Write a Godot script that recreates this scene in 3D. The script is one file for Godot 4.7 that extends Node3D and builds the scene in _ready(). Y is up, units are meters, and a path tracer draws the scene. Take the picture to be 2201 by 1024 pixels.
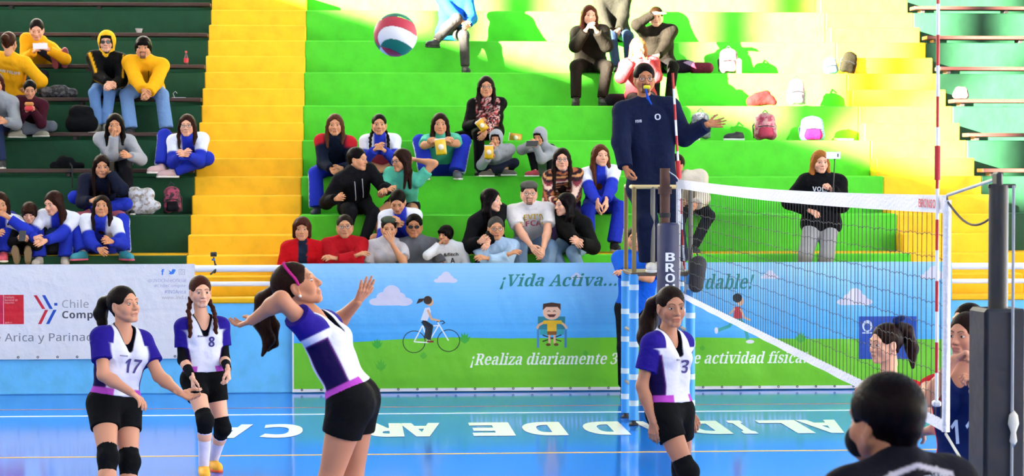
extends Node3D

const F := 4964.0
const EYE := Vector3(0, 2.43, 0)
const ROW_Z := -24.95
const TREAD := 0.658
const ROW_H := 1.4
const RISE := 0.4184
const WALL_Z := -24.06
const STAIR_A := [-1.74, -0.54]
const STAIR_B := [6.15, 7.3]
const NET_X := 2.98
const SUN := Vector3(1.36, -0.41, -1.0)

var cam_basis := Basis()
var names := {}
var mats := {}
var tex := {}
var jobs: Array = []
var people: Array = []
var protos := {}
var shared := {}


func row_z(i: float) -> float:
	return ROW_Z - TREAD * i


func row_h(i: float) -> float:
	return ROW_H + RISE * i


func ray(x: float, y: float) -> Vector3:
	return cam_basis * Vector3((x - 1100.5) / F, (512.0 - y) / F, -1.0)


func at_depth(x: float, y: float, d: float) -> Vector3:
	return EYE + ray(x, y) * d


func at_z(x: float, y: float, z: float) -> Vector3:
	var r := ray(x, y)
	return EYE + r * (z / r.z)


func at_h(x: float, y: float, h: float) -> Vector3:
	var r := ray(x, y)
	return EYE + r * ((h - EYE.y) / r.y)


func at_x(x: float, y: float, wx: float) -> Vector3:
	var r := ray(x, y)
	return EYE + r * (wx / r.x)


# the point on the sight line through a pixel that lies len from a joint, on the near (+1) or far (-1) side
func reach(from: Vector3, x: float, y: float, length: float, side: float) -> Vector3:
	var r := ray(x, y).normalized()
	var oc := EYE - from
	var b := oc.dot(r)
	var c := oc.length_squared() - length * length
	var disc := b * b - c
	if disc < 0.0:
		return from + (EYE + r * -b - from).normalized() * length
	return EYE + r * (-b - side * sqrt(disc))


# two bones from a to b, bent towards pole: the middle joint
func bend(a: Vector3, b: Vector3, l1: float, l2: float, pole: Vector3) -> Vector3:
	var ab := b - a
	var d := clampf(ab.length(), absf(l1 - l2) + 0.001, (l1 + l2) * 0.999)
	var u := ab.normalized()
	var x := (d * d + l1 * l1 - l2 * l2) / (2.0 * d)
	var h := sqrt(maxf(l1 * l1 - x * x, 0.0))
	var n := pole - u * pole.dot(u)
	if n.length() < 0.001:
		n = Vector3.UP
	return a + u * x + n.normalized() * h


func numbered(called: String) -> String:
	if not names.has(called):
		names[called] = 0
		return called
	names[called] += 1
	return "%s_%03d" % [called, names[called]]


func tag(o: Node, label: String, category: String, group := "", kind := "") -> Node:
	if label:
		o.set_meta("label", label)
	if category:
		o.set_meta("category", category)
	if group:
		o.set_meta("group", group)
	if kind:
		o.set_meta("kind", kind)
	return o


func thing(called: String, label: String, category: String, at := Vector3.ZERO, group := "") -> Node3D:
	var o := Node3D.new()
	o.name = numbered(called)
	add_child(o)
	o.position = at
	tag(o, label, category, group)
	return o


func piece(called: String, mesh: Mesh, m: Material, parent: Node = null, at := Transform3D.IDENTITY) -> MeshInstance3D:
	var o := MeshInstance3D.new()
	o.mesh = mesh
	if m:
		o.material_override = m
	if parent == null:
		o.name = numbered(called)
		add_child(o)
	else:
		o.name = called
		parent.add_child(o, true)
	o.transform = at
	return o


func struct(called: String, mesh: Mesh, m: Material, parent: Node = null) -> MeshInstance3D:
	var o := piece(called, mesh, m, parent)
	if parent == null:
		o.set_meta("kind", "structure")
	return o


func col(hex: String) -> Color:
	return Color.html(hex)


func lin(hex: String) -> Color:
	return Color.html(hex).srgb_to_linear()


func mat(hex: String, rough := 0.7, extra := {}) -> StandardMaterial3D:
	var key := hex + str(rough) + str(extra)
	if mats.has(key):
		return mats[key]
	var m := StandardMaterial3D.new()
	m.albedo_color = col(hex)
	m.roughness = rough
	for k in extra:
		if k == "bump":
			m.heightmap_enabled = true
			m.heightmap_texture = tex[extra[k][0]]
			m.heightmap_scale = extra[k][1]
			m.uv1_triplanar = true
			m.uv1_world_triplanar = extra[k].size() > 3
			m.uv1_scale = Vector3.ONE * float(extra[k][2])
		elif k == "vc":
			m.vertex_color_use_as_albedo = true
		elif k == "tex":
			m.albedo_texture = tex[extra[k]]
		else:
			m.set(k, extra[k])
	mats[key] = m
	return m


func noise_tex(key: String, freq: float, octaves: int, size := 512, type := FastNoiseLite.TYPE_SIMPLEX_SMOOTH, ramp: Gradient = null) -> void:
	var n := FastNoiseLite.new()
	n.seed = 7 + tex.size()
	n.noise_type = type
	n.frequency = freq
	n.fractal_octaves = octaves
	var t := NoiseTexture2D.new()
	t.width = size
	t.height = size
	t.seamless = true
	t.noise = n
	if ramp:
		t.color_ramp = ramp
	tex[key] = t


# ---------- plain mesh shapes ----------
func begin() -> SurfaceTool:
	var st := SurfaceTool.new()
	st.begin(Mesh.PRIMITIVE_TRIANGLES)
	return st


func done(st: SurfaceTool) -> ArrayMesh:
	st.generate_normals()
	return st.commit()


func quad(st: SurfaceTool, a: Vector3, b: Vector3, c: Vector3, d: Vector3) -> void:
	for p in [a, b, c, a, c, d]:
		st.add_vertex(p)


# a box with chamfered edges; e the chamfer
func add_box(st: SurfaceTool, size: Vector3, t := Transform3D.IDENTITY, e := 0.006) -> void:
	st.set_smooth_group(-1)
	var h := size / 2.0
	e = minf(e, minf(h.x, minf(h.y, h.z)) * 0.6)
	var pt := func(s: Vector3, axis: int) -> Vector3:
		var v := Vector3(s.x * (h.x - e), s.y * (h.y - e), s.z * (h.z - e))
		v[axis] = s[axis] * h[axis]
		return t * v
	for axis in 3:
		var u := (axis + 1) % 3
		var w := (axis + 2) % 3
		for s in [-1.0, 1.0]:
			var c := []
			for k in [[-1.0, -1.0], [1.0, -1.0], [1.0, 1.0], [-1.0, 1.0]]:
				var v := Vector3.ZERO
				v[axis] = s
				v[u] = k[0]
				v[w] = k[1]
				c.append(pt.call(v, axis))
			if s > 0.0:
				quad(st, c[0], c[3], c[2], c[1])
			else:
				quad(st, c[0], c[1], c[2], c[3])
		for su in [-1.0, 1.0]:
			for sw in [-1.0, 1.0]:
				var c := []
				for k in [[-1.0, u], [-1.0, w], [1.0, w], [1.0, u]]:
					var v := Vector3.ZERO
					v[axis] = k[0]
					v[u] = su
					v[w] = sw
					c.append(pt.call(v, k[1]))
				if su * sw > 0.0:
					quad(st, c[0], c[1], c[2], c[3])
				else:
					quad(st, c[0], c[3], c[2], c[1])
	for sx in [-1.0, 1.0]:
		for sy in [-1.0, 1.0]:
			for sz in [-1.0, 1.0]:
				var s := Vector3(sx, sy, sz)
				var c := [pt.call(s, 0), pt.call(s, 1), pt.call(s, 2)]
				if sx * sy * sz > 0.0:
					c.reverse()
				for p in c:
					st.add_vertex(p)


func box(size: Vector3, at := Vector3.ZERO, e := 0.006, turn := Basis.IDENTITY) -> ArrayMesh:
	var st := begin()
	add_box(st, size, Transform3D(turn, at), e)
	return done(st)


func add_tube(st: SurfaceTool, pts: PackedVector3Array, radii, n := 10, capped := true) -> void:
	st.set_smooth_group(0)
	var rings: Array = []
	var side := Vector3.ZERO
	for i in pts.size():
		var dir := (pts[mini(i + 1, pts.size() - 1)] - pts[maxi(i - 1, 0)]).normalized()
		if side == Vector3.ZERO:
			side = dir.cross(Vector3(0.3, 1, 0.2) if absf(dir.y) < 0.9 else Vector3(1, 0.1, 0.3)).normalized()
		side = (side - dir * side.dot(dir)).normalized()
		var up := dir.cross(side)
		var r: float = radii[i] if radii is Array or radii is PackedFloat32Array else radii
		var ring := PackedVector3Array()
		for k in n:
			var a := TAU * k / n
			ring.append(pts[i] + (side * cos(a) + up * sin(a)) * r)
		rings.append(ring)
	for i in rings.size() - 1:
		for k in n:
			var j := (k + 1) % n
			quad(st, rings[i][k], rings[i + 1][k], rings[i + 1][j], rings[i][j])
	if capped:
		st.set_smooth_group(-1)
		for k in n:
			var j := (k + 1) % n
			for p in [pts[0], rings[0][k], rings[0][j]]:
				st.add_vertex(p)
			var e: int = rings.size() - 1
			for p in [pts[e], rings[e][j], rings[e][k]]:
				st.add_vertex(p)


func tube(pts, radii, n := 10) -> ArrayMesh:
	var st := begin()
	add_tube(st, PackedVector3Array(pts), radii, n)
	return done(st)


# profile of [radius, height] turned about y
func lathe(profile: Array, n := 20, at := Vector3.ZERO, turn := Basis.IDENTITY) -> ArrayMesh:
	var st := begin()
	st.set_smooth_group(0)
	for i in profile.size() - 1:
		for k in n:
			var c := []
			for e in [[i, k], [i + 1, k], [i + 1, k + 1], [i, k + 1]]:
				var a: float = TAU * (e[1] % n) / n
				c.append(at + turn * Vector3(cos(a) * profile[e[0]][0], profile[e[0]][1], sin(a) * profile[e[0]][0]))
			quad(st, c[0], c[1], c[2], c[3])
	return done(st)


func arrays_mesh(list: Array) -> ArrayMesh:
	var m := ArrayMesh.new()
	for e in list:
		var arr := []
		arr.resize(Mesh.ARRAY_MAX)
		arr[Mesh.ARRAY_VERTEX] = e[0]
		arr[Mesh.ARRAY_NORMAL] = e[1]
		arr[Mesh.ARRAY_INDEX] = e[2]
		if e.size() > 3 and e[3] != null:
			arr[Mesh.ARRAY_COLOR] = e[3]
		m.add_surface_from_arrays(Mesh.PRIMITIVE_TRIANGLES, arr)
	return m


# ---------- soft shapes: bones joined by a smooth minimum, meshed as surface nets ----------
class Blob:
	const CUT_END := 1
	const CUT_START := 2
	const MINUS := 4
	const EGG := 8
	var a := PackedVector3Array()
	var ba := PackedVector3Array()
	var inv := PackedFloat32Array()
	var r0 := PackedFloat32Array()
	var dr := PackedFloat32Array()
	var ln := PackedFloat32Array()
	var sq := PackedVector3Array()
	var q := PackedFloat32Array()
	var typ := PackedInt32Array()
	var k := 0.04
	var cell := 0.02
	var planes: Array = []
	var hem_at := Vector3.ZERO
	var hem_dir := Vector3.DOWN
	var lo := Vector3.INF
	var hi := -Vector3.INF
	var verts := PackedVector3Array()
	var normals := PackedVector3Array()
	var idx := PackedInt32Array()

	func _init(c := 0.02, soft := 0.04) -> void:
		cell = c
		k = soft

	func bone(p0: Vector3, p1: Vector3, ra: float, rb: float, flags := 0, flat := Vector3.ZERO, more := 0.0) -> void:
		var d := p1 - p0
		if more != 0.0:
			d += flat * (d.dot(flat) * more)
		a.append(p0)
		ba.append(d)
		inv.append(1.0 / maxf(d.length_squared(), 1e-9))
		r0.append(ra)
		dr.append(rb - ra)
		ln.append(d.length())
		sq.append(flat)
		q.append(more)
		typ.append(flags)
		if not flags & MINUS:
			for e in [[p0, ra], [p1, rb]]:
				lo = lo.min(e[0] - Vector3.ONE * e[1])
				hi = hi.max(e[0] + Vector3.ONE * e[1])

	func egg(c: Vector3, r: Vector3, flags := 0) -> void:
		a.append(c)
		ba.append(Vector3.ONE / r)
		inv.append(0)
		r0.append(0)
		dr.append(0)
		ln.append(0)
		sq.append(Vector3.ZERO)
		q.append(0)
		typ.append(flags | EGG)
		if not flags & MINUS:
			lo = lo.min(c - r)
			hi = hi.max(c + r)

	func chain(pts: Array, radii: Array, flags := 0) -> void:
		for i in pts.size() - 1:
			bone(pts[i], pts[i + 1], radii[i], radii[i + 1], flags)

	func dist(j: int, p: Vector3) -> float:
		var pa := p - a[j]
		var t := typ[j]
		if t & 8:
			var pr := pa * ba[j]
			var k0 := pr.length()
			return k0 * (k0 - 1.0) / maxf((pr * ba[j]).length(), 1e-6)
		if q[j] != 0.0:
			pa += sq[j] * (pa.dot(sq[j]) * q[j])
		var h := pa.dot(ba[j]) * inv[j]
		var hc := clampf(h, 0.0, 1.0)
		var d := (pa - ba[j] * hc).length() - r0[j] - dr[j] * hc
		if t & 1:
			d = maxf(d, (h - 1.0) * ln[j])
		if t & 2:
			d = maxf(d, -h * ln[j])
		if t & 16:
			d = maxf(d, (p - hem_at).dot(hem_dir))
		return d

	func value(p: Vector3, list: PackedInt32Array) -> float:
		var d := 10.0
		for j in list:
			var dj := dist(j, p)
			if typ[j] & 4:
				dj = -dj
				var e1 := k * 0.5 - absf(d - dj)
				d = maxf(d, dj) + (e1 * e1 * 0.5 / k if e1 > 0.0 else 0.0)
			else:
				var e2 := k - absf(d - dj)
				d = minf(d, dj) - (e2 * e2 * 0.25 / k if e2 > 0.0 else 0.0)
		for pl in planes:
			d = maxf(d, (p - (pl[0] as Vector3)).dot(pl[1]))
		return d

	func run() -> void:
		var start := lo - Vector3.ONE * (cell * 3.0 + k * 0.3)
		var size := (hi - start + Vector3.ONE * (cell * 3.0 + k * 0.3)) / cell
		var bx := int(size.x / 4.0) + 1
		var by := int(size.y / 4.0) + 1
		var bz := int(size.z / 4.0) + 1
		var nx := bx * 4
		var ny := by * 4
		var nz := bz * 4
		var nxy := nx * ny
		var val := PackedFloat32Array()
		val.resize(nxy * nz)
		val.fill(1.0)
		var active := PackedInt32Array()
		var rad := cell * 4.0
		var count := a.size()
		for z in bz:
			for y in by:
				for x in bx:
					var c := start + Vector3(x * 4 + 1.5, y * 4 + 1.5, z * 4 + 1.5) * cell
					var list := PackedInt32Array()
					var d := 10.0
					var minus := false
					for j in count:
						var dj := dist(j, c)
						if dj < (rad + k) * (1.0 + absf(q[j])):
							list.append(j)
							if typ[j] & 4:
								minus = true
							else:
								var e := k - absf(d - dj)
								d = minf(d, dj) - (e * e * 0.25 / k if e > 0.0 else 0.0)
					if list.is_empty() or d > rad * 1.5:
						continue
					var base := z * 4 * nxy + y * 4 * nx + x * 4
					if d < -rad * 1.5 and not minus and planes.is_empty():
						for sz in 4:
							for sy in 4:
								for sx in 4:
									val[base + sz * nxy + sy * nx + sx] = -1.0
						continue
					active.append(base)
					for sz in 4:
						for sy in 4:
							var o := base + sz * nxy + sy * nx
							var p := start + Vector3(x * 4, y * 4 + sy, z * 4 + sz) * cell
							for sx in 4:
								val[o + sx] = value(p, list)
								p.x += cell
		var vid := PackedInt32Array()
		vid.resize(nxy * nz)
		vid.fill(-1)
		var cells := PackedInt32Array()
		for base in active:
			for sz in 4:
				for sy in 4:
					var o := base + sz * nxy + sy * nx
					for sx in 4:
						var i := o + sx
						if i + nxy + nx + 1 >= val.size():
							continue
						var v0 := val[i]
						var v1 := val[i + 1]
						var v2 := val[i + nx]
						var v3 := val[i + nx + 1]
						var v4 := val[i + nxy]
						var v5 := val[i + nxy + 1]
						var v6 := val[i + nxy + nx]
						var v7 := val[i + nxy + nx + 1]
						var s := int(v0 < 0.0) + int(v1 < 0.0) + int(v2 < 0.0) + int(v3 < 0.0) + int(v4 < 0.0) + int(v5 < 0.0) + int(v6 < 0.0) + int(v7 < 0.0)
						if s == 0 or s == 8:
							continue
						var g := Vector3(v1 + v3 + v5 + v7 - v0 - v2 - v4 - v6, v2 + v3 + v6 + v7 - v0 - v1 - v4 - v5, v4 + v5 + v6 + v7 - v0 - v1 - v2 - v3) / (4.0 * cell)
						var v := (v0 + v1 + v2 + v3 + v4 + v5 + v6 + v7) * 0.125
						var off := g * (-v / maxf(g.length_squared(), 0.05))
						var h := cell * 0.5
						off = off.clamp(Vector3(-h, -h, -h), Vector3(h, h, h))
						var iz := i / nxy
						var iy := (i - iz * nxy) / nx
						var ix := i - iz * nxy - iy * nx
						vid[i] = verts.size()
						verts.append(start + Vector3(ix + 0.5, iy + 0.5, iz + 0.5) * cell + off)
						normals.append(g.normalized())
						cells.append(i)
		for i in cells:
			var inside := val[i] < 0.0
			for e in [[1, nx, nxy], [nx, nxy, 1], [nxy, 1, nx]]:
				if (val[i + e[0]] < 0.0) == inside:
					continue
				var c0 := vid[i - e[1] - e[2]]
				var c1 := vid[i - e[2]]
				var c2 := vid[i]
				var c3 := vid[i - e[1]]
				if c0 < 0 or c1 < 0 or c2 < 0 or c3 < 0:
					continue
				if inside:
					idx.append_array(PackedInt32Array([c0, c2, c1, c0, c3, c2]))
				else:
					idx.append_array(PackedInt32Array([c0, c1, c2, c0, c2, c3]))

	# a nearby point moved onto the surface along dir
	func drop(p: Vector3, dir: Vector3) -> Vector3:
		var all := PackedInt32Array(range(a.size()))
		var t := 0.0
		for i in 24:
			var d := value(p + dir * t, all)
			if d < 0.0008:
				break
			t += d * 0.8
		return p + dir * t


func job(b: Blob) -> Blob:
	jobs.append(b)
	return b


func run_jobs() -> void:
	var list := jobs
	jobs = []
	var task := WorkerThreadPool.add_group_task(func(i: int) -> void: list[i].run(), list.size(), -1, true)
	WorkerThreadPool.wait_for_group_task_completion(task)


func make_textures() -> void:
	noise_tex("lumps", 0.006, 5)
	noise_tex("cloth", 0.03, 3)
	noise_tex("fine", 0.12, 2)
	noise_tex("folds", 0.012, 3)
	var g := Gradient.new()
	g.offsets = PackedFloat32Array([0.0, 0.45, 0.7, 1.0])
	g.colors = PackedColorArray([Color(0.93, 0.93, 0.91), Color(0.98, 0.98, 0.97), Color(1, 1, 1), Color(1, 1, 1)])
	noise_tex("paint", 0.008, 5, 512, FastNoiseLite.TYPE_SIMPLEX_SMOOTH, g)


func paint(hex: String, rough := 0.6) -> StandardMaterial3D:
	var m := mat(hex, rough, {"bump": ["lumps", 0.5, 0.9, 1], "metallic_specular": 0.35})
	m.albedo_texture = tex["paint"]
	return m


func make_floor() -> void:
	var f := struct("floor", box(Vector3(46, 0.3, 43), Vector3(1, -0.15, -3.03), 0.0), mat("1b6fd0", 0.1, {"metallic_specular": 0.5}))
	for e in [[888.0, "eef1ee", 0.055], [873.5, "c9733c", 0.022], [975.0, "e8b04a", 0.045]]:
		var z := at_h(1100, e[0], 0.0).z
		piece("line", box(Vector3(44, 0.003, e[2]), Vector3(1, 0.0012, z), 0.0), mat(e[1], 0.16), f)
	# the painted words lie the other way round: they are read from the stand
	var near := at_h(1100, 938, 0.0).z
	var far := at_h(1100, 909, 0.0).z
	# place each letter by the pixel where it stands on the floor
	var spots := [["A", 1785], ["L", 1694], ["I", 1600], ["D", 1518], ["A", 1418], ["D", 1300], ["D", 1168], ["E", 1056], ["A", 905], ["R", 822], ["I", 715], ["C", 607], ["A", 497]]
	for s in spots:
		var one := TextMesh.new()
		var fat := FontVariation.new()
		fat.base_font = font(true)
		fat.variation_embolden = 0.9
		one.font = fat
		one.font_size = 64
		one.pixel_size = 0.01
		one.depth = 0.0
		one.curve_step = 1.5
		one.text = s[0]
		var a: AABB = one.get_aabb()
		var w := 0.13 if s[0] == "I" else 0.37
		var k := Vector3(w / a.size.x, absf(far - near) / a.size.y, 1)
		var p := at_h(s[1], 923, 0.0)
		var arr := one.surface_get_arrays(0)
		var vs: PackedVector3Array = arr[Mesh.ARRAY_VERTEX]
		var ns := PackedVector3Array()
		for i in vs.size():
			var v := (vs[i] - a.get_center()) * k
			vs[i] = Vector3(-v.x, 0, v.y)
			ns.append(Vector3.UP)
		arr[Mesh.ARRAY_VERTEX] = vs
		arr[Mesh.ARRAY_NORMAL] = ns
		arr[Mesh.ARRAY_TANGENT] = null
		arr[Mesh.ARRAY_TEX_UV] = null
		var m := ArrayMesh.new()
		m.add_surface_from_arrays(Mesh.PRIMITIVE_TRIANGLES, arr)
		piece("letter", m, mat("e9ede4", 0.16), f, Transform3D(Basis.IDENTITY, Vector3(p.x, 0.003, (near + far) / 2.0)))


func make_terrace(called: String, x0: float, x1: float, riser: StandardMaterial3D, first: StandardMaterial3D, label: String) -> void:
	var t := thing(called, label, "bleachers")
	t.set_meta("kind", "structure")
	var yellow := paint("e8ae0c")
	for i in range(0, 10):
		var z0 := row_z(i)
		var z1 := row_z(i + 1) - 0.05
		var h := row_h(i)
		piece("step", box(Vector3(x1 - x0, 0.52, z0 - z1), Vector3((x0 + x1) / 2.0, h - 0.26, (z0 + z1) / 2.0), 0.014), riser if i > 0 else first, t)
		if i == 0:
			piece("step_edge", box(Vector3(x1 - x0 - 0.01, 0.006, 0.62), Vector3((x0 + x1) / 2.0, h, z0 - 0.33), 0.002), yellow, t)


func make_stair(x: Array, label: String) -> void:
	var t := thing("stairs", label, "stairs")
	t.set_meta("kind", "structure")
	var m := paint("f8bf20")
	for k in range(-2, 20):
		var i := k * 0.5
		var z0 := row_z(i)
		var z1 := row_z(i + 0.5) - 0.03
		var wide := 0.012 if k % 2 else 0.0
		piece("step", box(Vector3(x[1] - x[0] + wide, 0.27, z0 - z1), Vector3((x[0] + x[1]) / 2.0, row_h(i) - 0.135, (z0 + z1) / 2.0), 0.012), m, t)


func make_bench(row: int, x0: float, x1: float, wood: StandardMaterial3D, label: String, group: String) -> void:
	var b := thing("bench", label, "bench", Vector3(x0, row_h(row), row_z(row)), group)
	piece("plank", box(Vector3(x1 - x0, 0.045, 0.27), Vector3((x1 - x0) / 2.0, 0.065, -0.115), 0.006), wood, b)
	var iron := mat("2a211d", 0.6)
	var n := int((x1 - x0) / 1.1)
	for j in n:
		var x: float = 0.35 + j * 1.1
		if x0 > 0.0:
			x = 0.12 + j * 1.1
		piece("bracket", box(Vector3(0.05, 0.045, 0.2), Vector3(x, 0.022, -0.12), 0.003), iron, b)


func make_hall() -> void:
	var white := mat("d9d6cc", 0.8)
	var sky_wall := paint("62b4e6", 0.5)
	# the low wall in front of the stand
	struct("wall_front", box(Vector3(46, 0.98, 0.16), Vector3(1, 0.49, WALL_Z - 0.08), 0.01), sky_wall)
	struct("trim_1", box(Vector3(46, 0.055, 0.25), Vector3(1, 0.965, WALL_Z - 0.1), 0.012), paint("e8ae0c"))
	# walkway behind the wall
	struct("floor_walkway", box(Vector3(46, 0.1, 0.42), Vector3(1, 0.5, -24.4), 0.0), paint("e8ae0c"))
	struct("floor_ledge", box(Vector3(46, 0.5, 0.44), Vector3(1, row_h(-1) - 0.25, -24.77), 0.008), paint("e8ae0c"))
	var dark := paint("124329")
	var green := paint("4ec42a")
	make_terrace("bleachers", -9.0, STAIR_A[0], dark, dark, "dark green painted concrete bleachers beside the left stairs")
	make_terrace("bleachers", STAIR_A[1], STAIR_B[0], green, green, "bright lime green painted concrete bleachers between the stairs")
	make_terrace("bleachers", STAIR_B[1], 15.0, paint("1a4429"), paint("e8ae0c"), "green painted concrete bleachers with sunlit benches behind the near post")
	make_stair(STAIR_A, "yellow painted concrete stairs beside the dark green stand")
	make_stair(STAIR_B, "yellow painted concrete stairs beside the sunlit benches")
	var wood := mat("3c2119", 0.55, {"bump": ["fine", 0.2, 3.0]})
	var wood2 := mat("4a2216", 0.6, {"bump": ["fine", 0.2, 3.0]})
	var nth := ["lowest", "second lowest", "third lowest", "fourth lowest", "fifth lowest", "sixth lowest", "topmost"]
	for i in range(2, 8):
		make_bench(i, -9.0, STAIR_A[0] - 0.005, wood, "dark brown wooden bench plank, %s on the dark green bleachers" % nth[i - 2], "benches on the dark green bleachers")
	for i in range(2, 8):
		make_bench(i, STAIR_B[1] + 0.01, 15.0, wood2, "reddish brown sunlit bench plank, %s on the bleachers past the near post" % nth[i - 2], "benches on the sunlit bleachers")
	# the shell of the hall
	struct("wall_back", box(Vector3(46, 16, 0.4), Vector3(1, 8, -34), 0.0), white)
	struct("wall_left", box(Vector3(0.4, 10.95, 52.4), Vector3(-22.2, 5.475, -8), 0.0), white)
	struct("wall_right", box(Vector3(0.4, 11.0, 52.4), Vector3(24.2, 5.5, -8), 0.0), white)
	struct("wall_rear", box(Vector3(46, 11.6, 0.4), Vector3(1, 5.8, 18.2), 0.0), white)
	struct("ceiling", box(Vector3(47, 0.3, 53), Vector3(1, 16.1, -8), 0.0), mat("cfd4d6", 0.8))
	var steel := mat("9a9a98", 0.5)
	var k := 0
	for z in [-32.0, -27.3, -22.3, -17.3, -14.75, -12.25, -9.6, -7.2, -4.7, -2.2, 2.8, 7.8, 12.8, 17.8]:
		k += 1
		struct("pillar_left", box(Vector3(0.28, 5.1, 0.26), Vector3(-22.2, 13.45, z), 0.0), steel)
	for z in [-32.0, -22.0, -12.0, -2.0, 8.0, 17.8]:
		struct("pillar_right", box(Vector3(0.4, 5.0, 0.4), Vector3(24.2, 13.5, z), 0.0), steel)
	for x in [-14.0, -6.0, 2.0, 10.0, 18.0]:
		struct("pillar_rear", box(Vector3(0.4, 4.4, 0.4), Vector3(x, 13.8, 18.2), 0.0), steel)
	# slanting roof braces in the clerestory
	for z in [-13.5, -6.0]:
		var st := begin()
		add_tube(st, PackedVector3Array([Vector3(-22.1, 11.0, z - 1.2), Vector3(-22.1, 15.9, z + 1.3)]), 0.11, 6)
		struct("brace_left", done(st), steel)


# ---------- shared heads, hair, hands and shoes, each in its own axes ----------
# head: origin at the middle of the skull at eye height, face towards +z
func head_blob(kind: String, cell: float) -> Blob:
	var key := "head_%s_%.4f" % [kind, cell]
	if protos.has(key):
		return protos[key]
	var b := Blob.new(cell, 0.016)
	var male := kind == "man"
	var child := kind == "child"
	var j := 1.1 if male else (0.92 if child else 1.0)
	b.egg(Vector3(0, 0.032, -0.014), Vector3(0.078, 0.087, 0.096))
	b.egg(Vector3(0, -0.026, 0.026), Vector3(0.0655 * j, 0.082, 0.062))
	for s in [-1.0, 1.0]:
		b.bone(Vector3(s * 0.055 * j, -0.05, 0.0), Vector3(s * 0.016 * j, -0.095, 0.06), 0.021, 0.018)
		b.egg(Vector3(s * 0.041, -0.034, 0.055), Vector3(0.026, 0.028, 0.025))
		b.egg(Vector3(s * 0.081, -0.012, -0.008), Vector3(0.009, 0.031, 0.019))
		b.bone(Vector3(s * 0.0105, -0.037, 0.097), Vector3(s * 0.012, -0.036, 0.092), 0.0072, 0.007)
		b.egg(Vector3(s * 0.09, -0.008, 0.0), Vector3(0.007, 0.016, 0.009), Blob.MINUS)
	b.bone(Vector3(-0.012, -0.096, 0.063), Vector3(0.012, -0.096, 0.063), 0.019 * j, 0.019 * j)
	b.bone(Vector3(-0.038, 0.024, 0.074), Vector3(0.038, 0.024, 0.074), 0.014, 0.014)
	b.bone(Vector3(0, 0.012, 0.085), Vector3(0, -0.031, 0.106), 0.0062, 0.0098)
	b.bone(Vector3(-0.016, -0.062, 0.0825), Vector3(0.016, -0.062, 0.0825), 0.0065, 0.0065)
	b.bone(Vector3(-0.013, -0.073, 0.082), Vector3(0.013, -0.073, 0.082), 0.0075, 0.0075)
	b.bone(Vector3(0, -0.05, -0.022), Vector3(0, -0.125, -0.036), 0.05 * j, 0.046 * j)
	for s in [-1.0, 1.0]:
		b.bone(Vector3(s * 0.03, 0.001, 0.103), Vector3(s * 0.035, 0.001, 0.1), 0.0165, 0.0165, Blob.MINUS)
	b.bone(Vector3(-0.021, -0.0672, 0.098), Vector3(0.021, -0.0672, 0.098), 0.0035, 0.0035, Blob.MINUS)
	protos[key] = job(b)
	return b


# what each vertex of a head is: 0 skin, 1 lip, 2 brow, 3 lash, 4 cheek
func head_colors(b: Blob, skin: Color, hair: Color, look: Dictionary) -> PackedColorArray:
	var out := PackedColorArray()
	var lip := skin.lerp(lin(look.get("lip", "9c4440")), 0.5)
	var brow := hair.lerp(skin, 0.18)
	var seam := lip.lerp(Color(0.03, 0.012, 0.01), 0.75)
	var blush := skin.lerp(lin("c4584a"), 0.16)
	var beard: bool = look.get("beard", false)
	var stubble := skin.lerp(hair, 0.72)
	var e := b.cell * 0.45
	for v in b.verts:
		var c := skin
		var x := absf(v.x)
		if v.z > 0.05:
			c = c.lerp(blush, smoothstep(1.2, 0.3, Vector2((x - 0.042) / 0.026, (v.y + 0.034) / 0.024).length()))
			if v.z > 0.072:
				var m := (Vector2(x / 0.0235, (v.y + 0.0672) / 0.0098).length() - 1.0) * 0.0098
				c = c.lerp(lip, smoothstep(e, -e, m))
				c = c.lerp(seam, smoothstep(0.0012 + e, 0.0012 - e, maxf(absf(v.y + 0.0672), (x - 0.021) * 0.4)))
				c = c.lerp(seam, 0.7 * smoothstep(e, -e, Vector2(x - 0.0105, v.y + 0.0435).length() - 0.0042))
			var t := clampf((x - 0.012) / 0.037, 0.0, 1.0)
			var by := absf(v.y - (0.0225 + 0.0065 * sin(t * 2.7))) - (0.0038 - 0.0018 * t)
			c = c.lerp(brow, smoothstep(e, -e, maxf(by, maxf(0.011 - x, x - 0.049))))
		if beard and v.y < -0.04 and v.z > -0.0 and v.z < 0.1 and Vector2(x / 0.0235, (v.y + 0.0672) / 0.0098).length() > 1.1 and (x < 0.03 and (v.y < -0.083 or absf(v.y + 0.05) < 0.006) or x > 0.022 and x < 0.032):
			c = stubble
		out.append(c)
	return out


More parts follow.
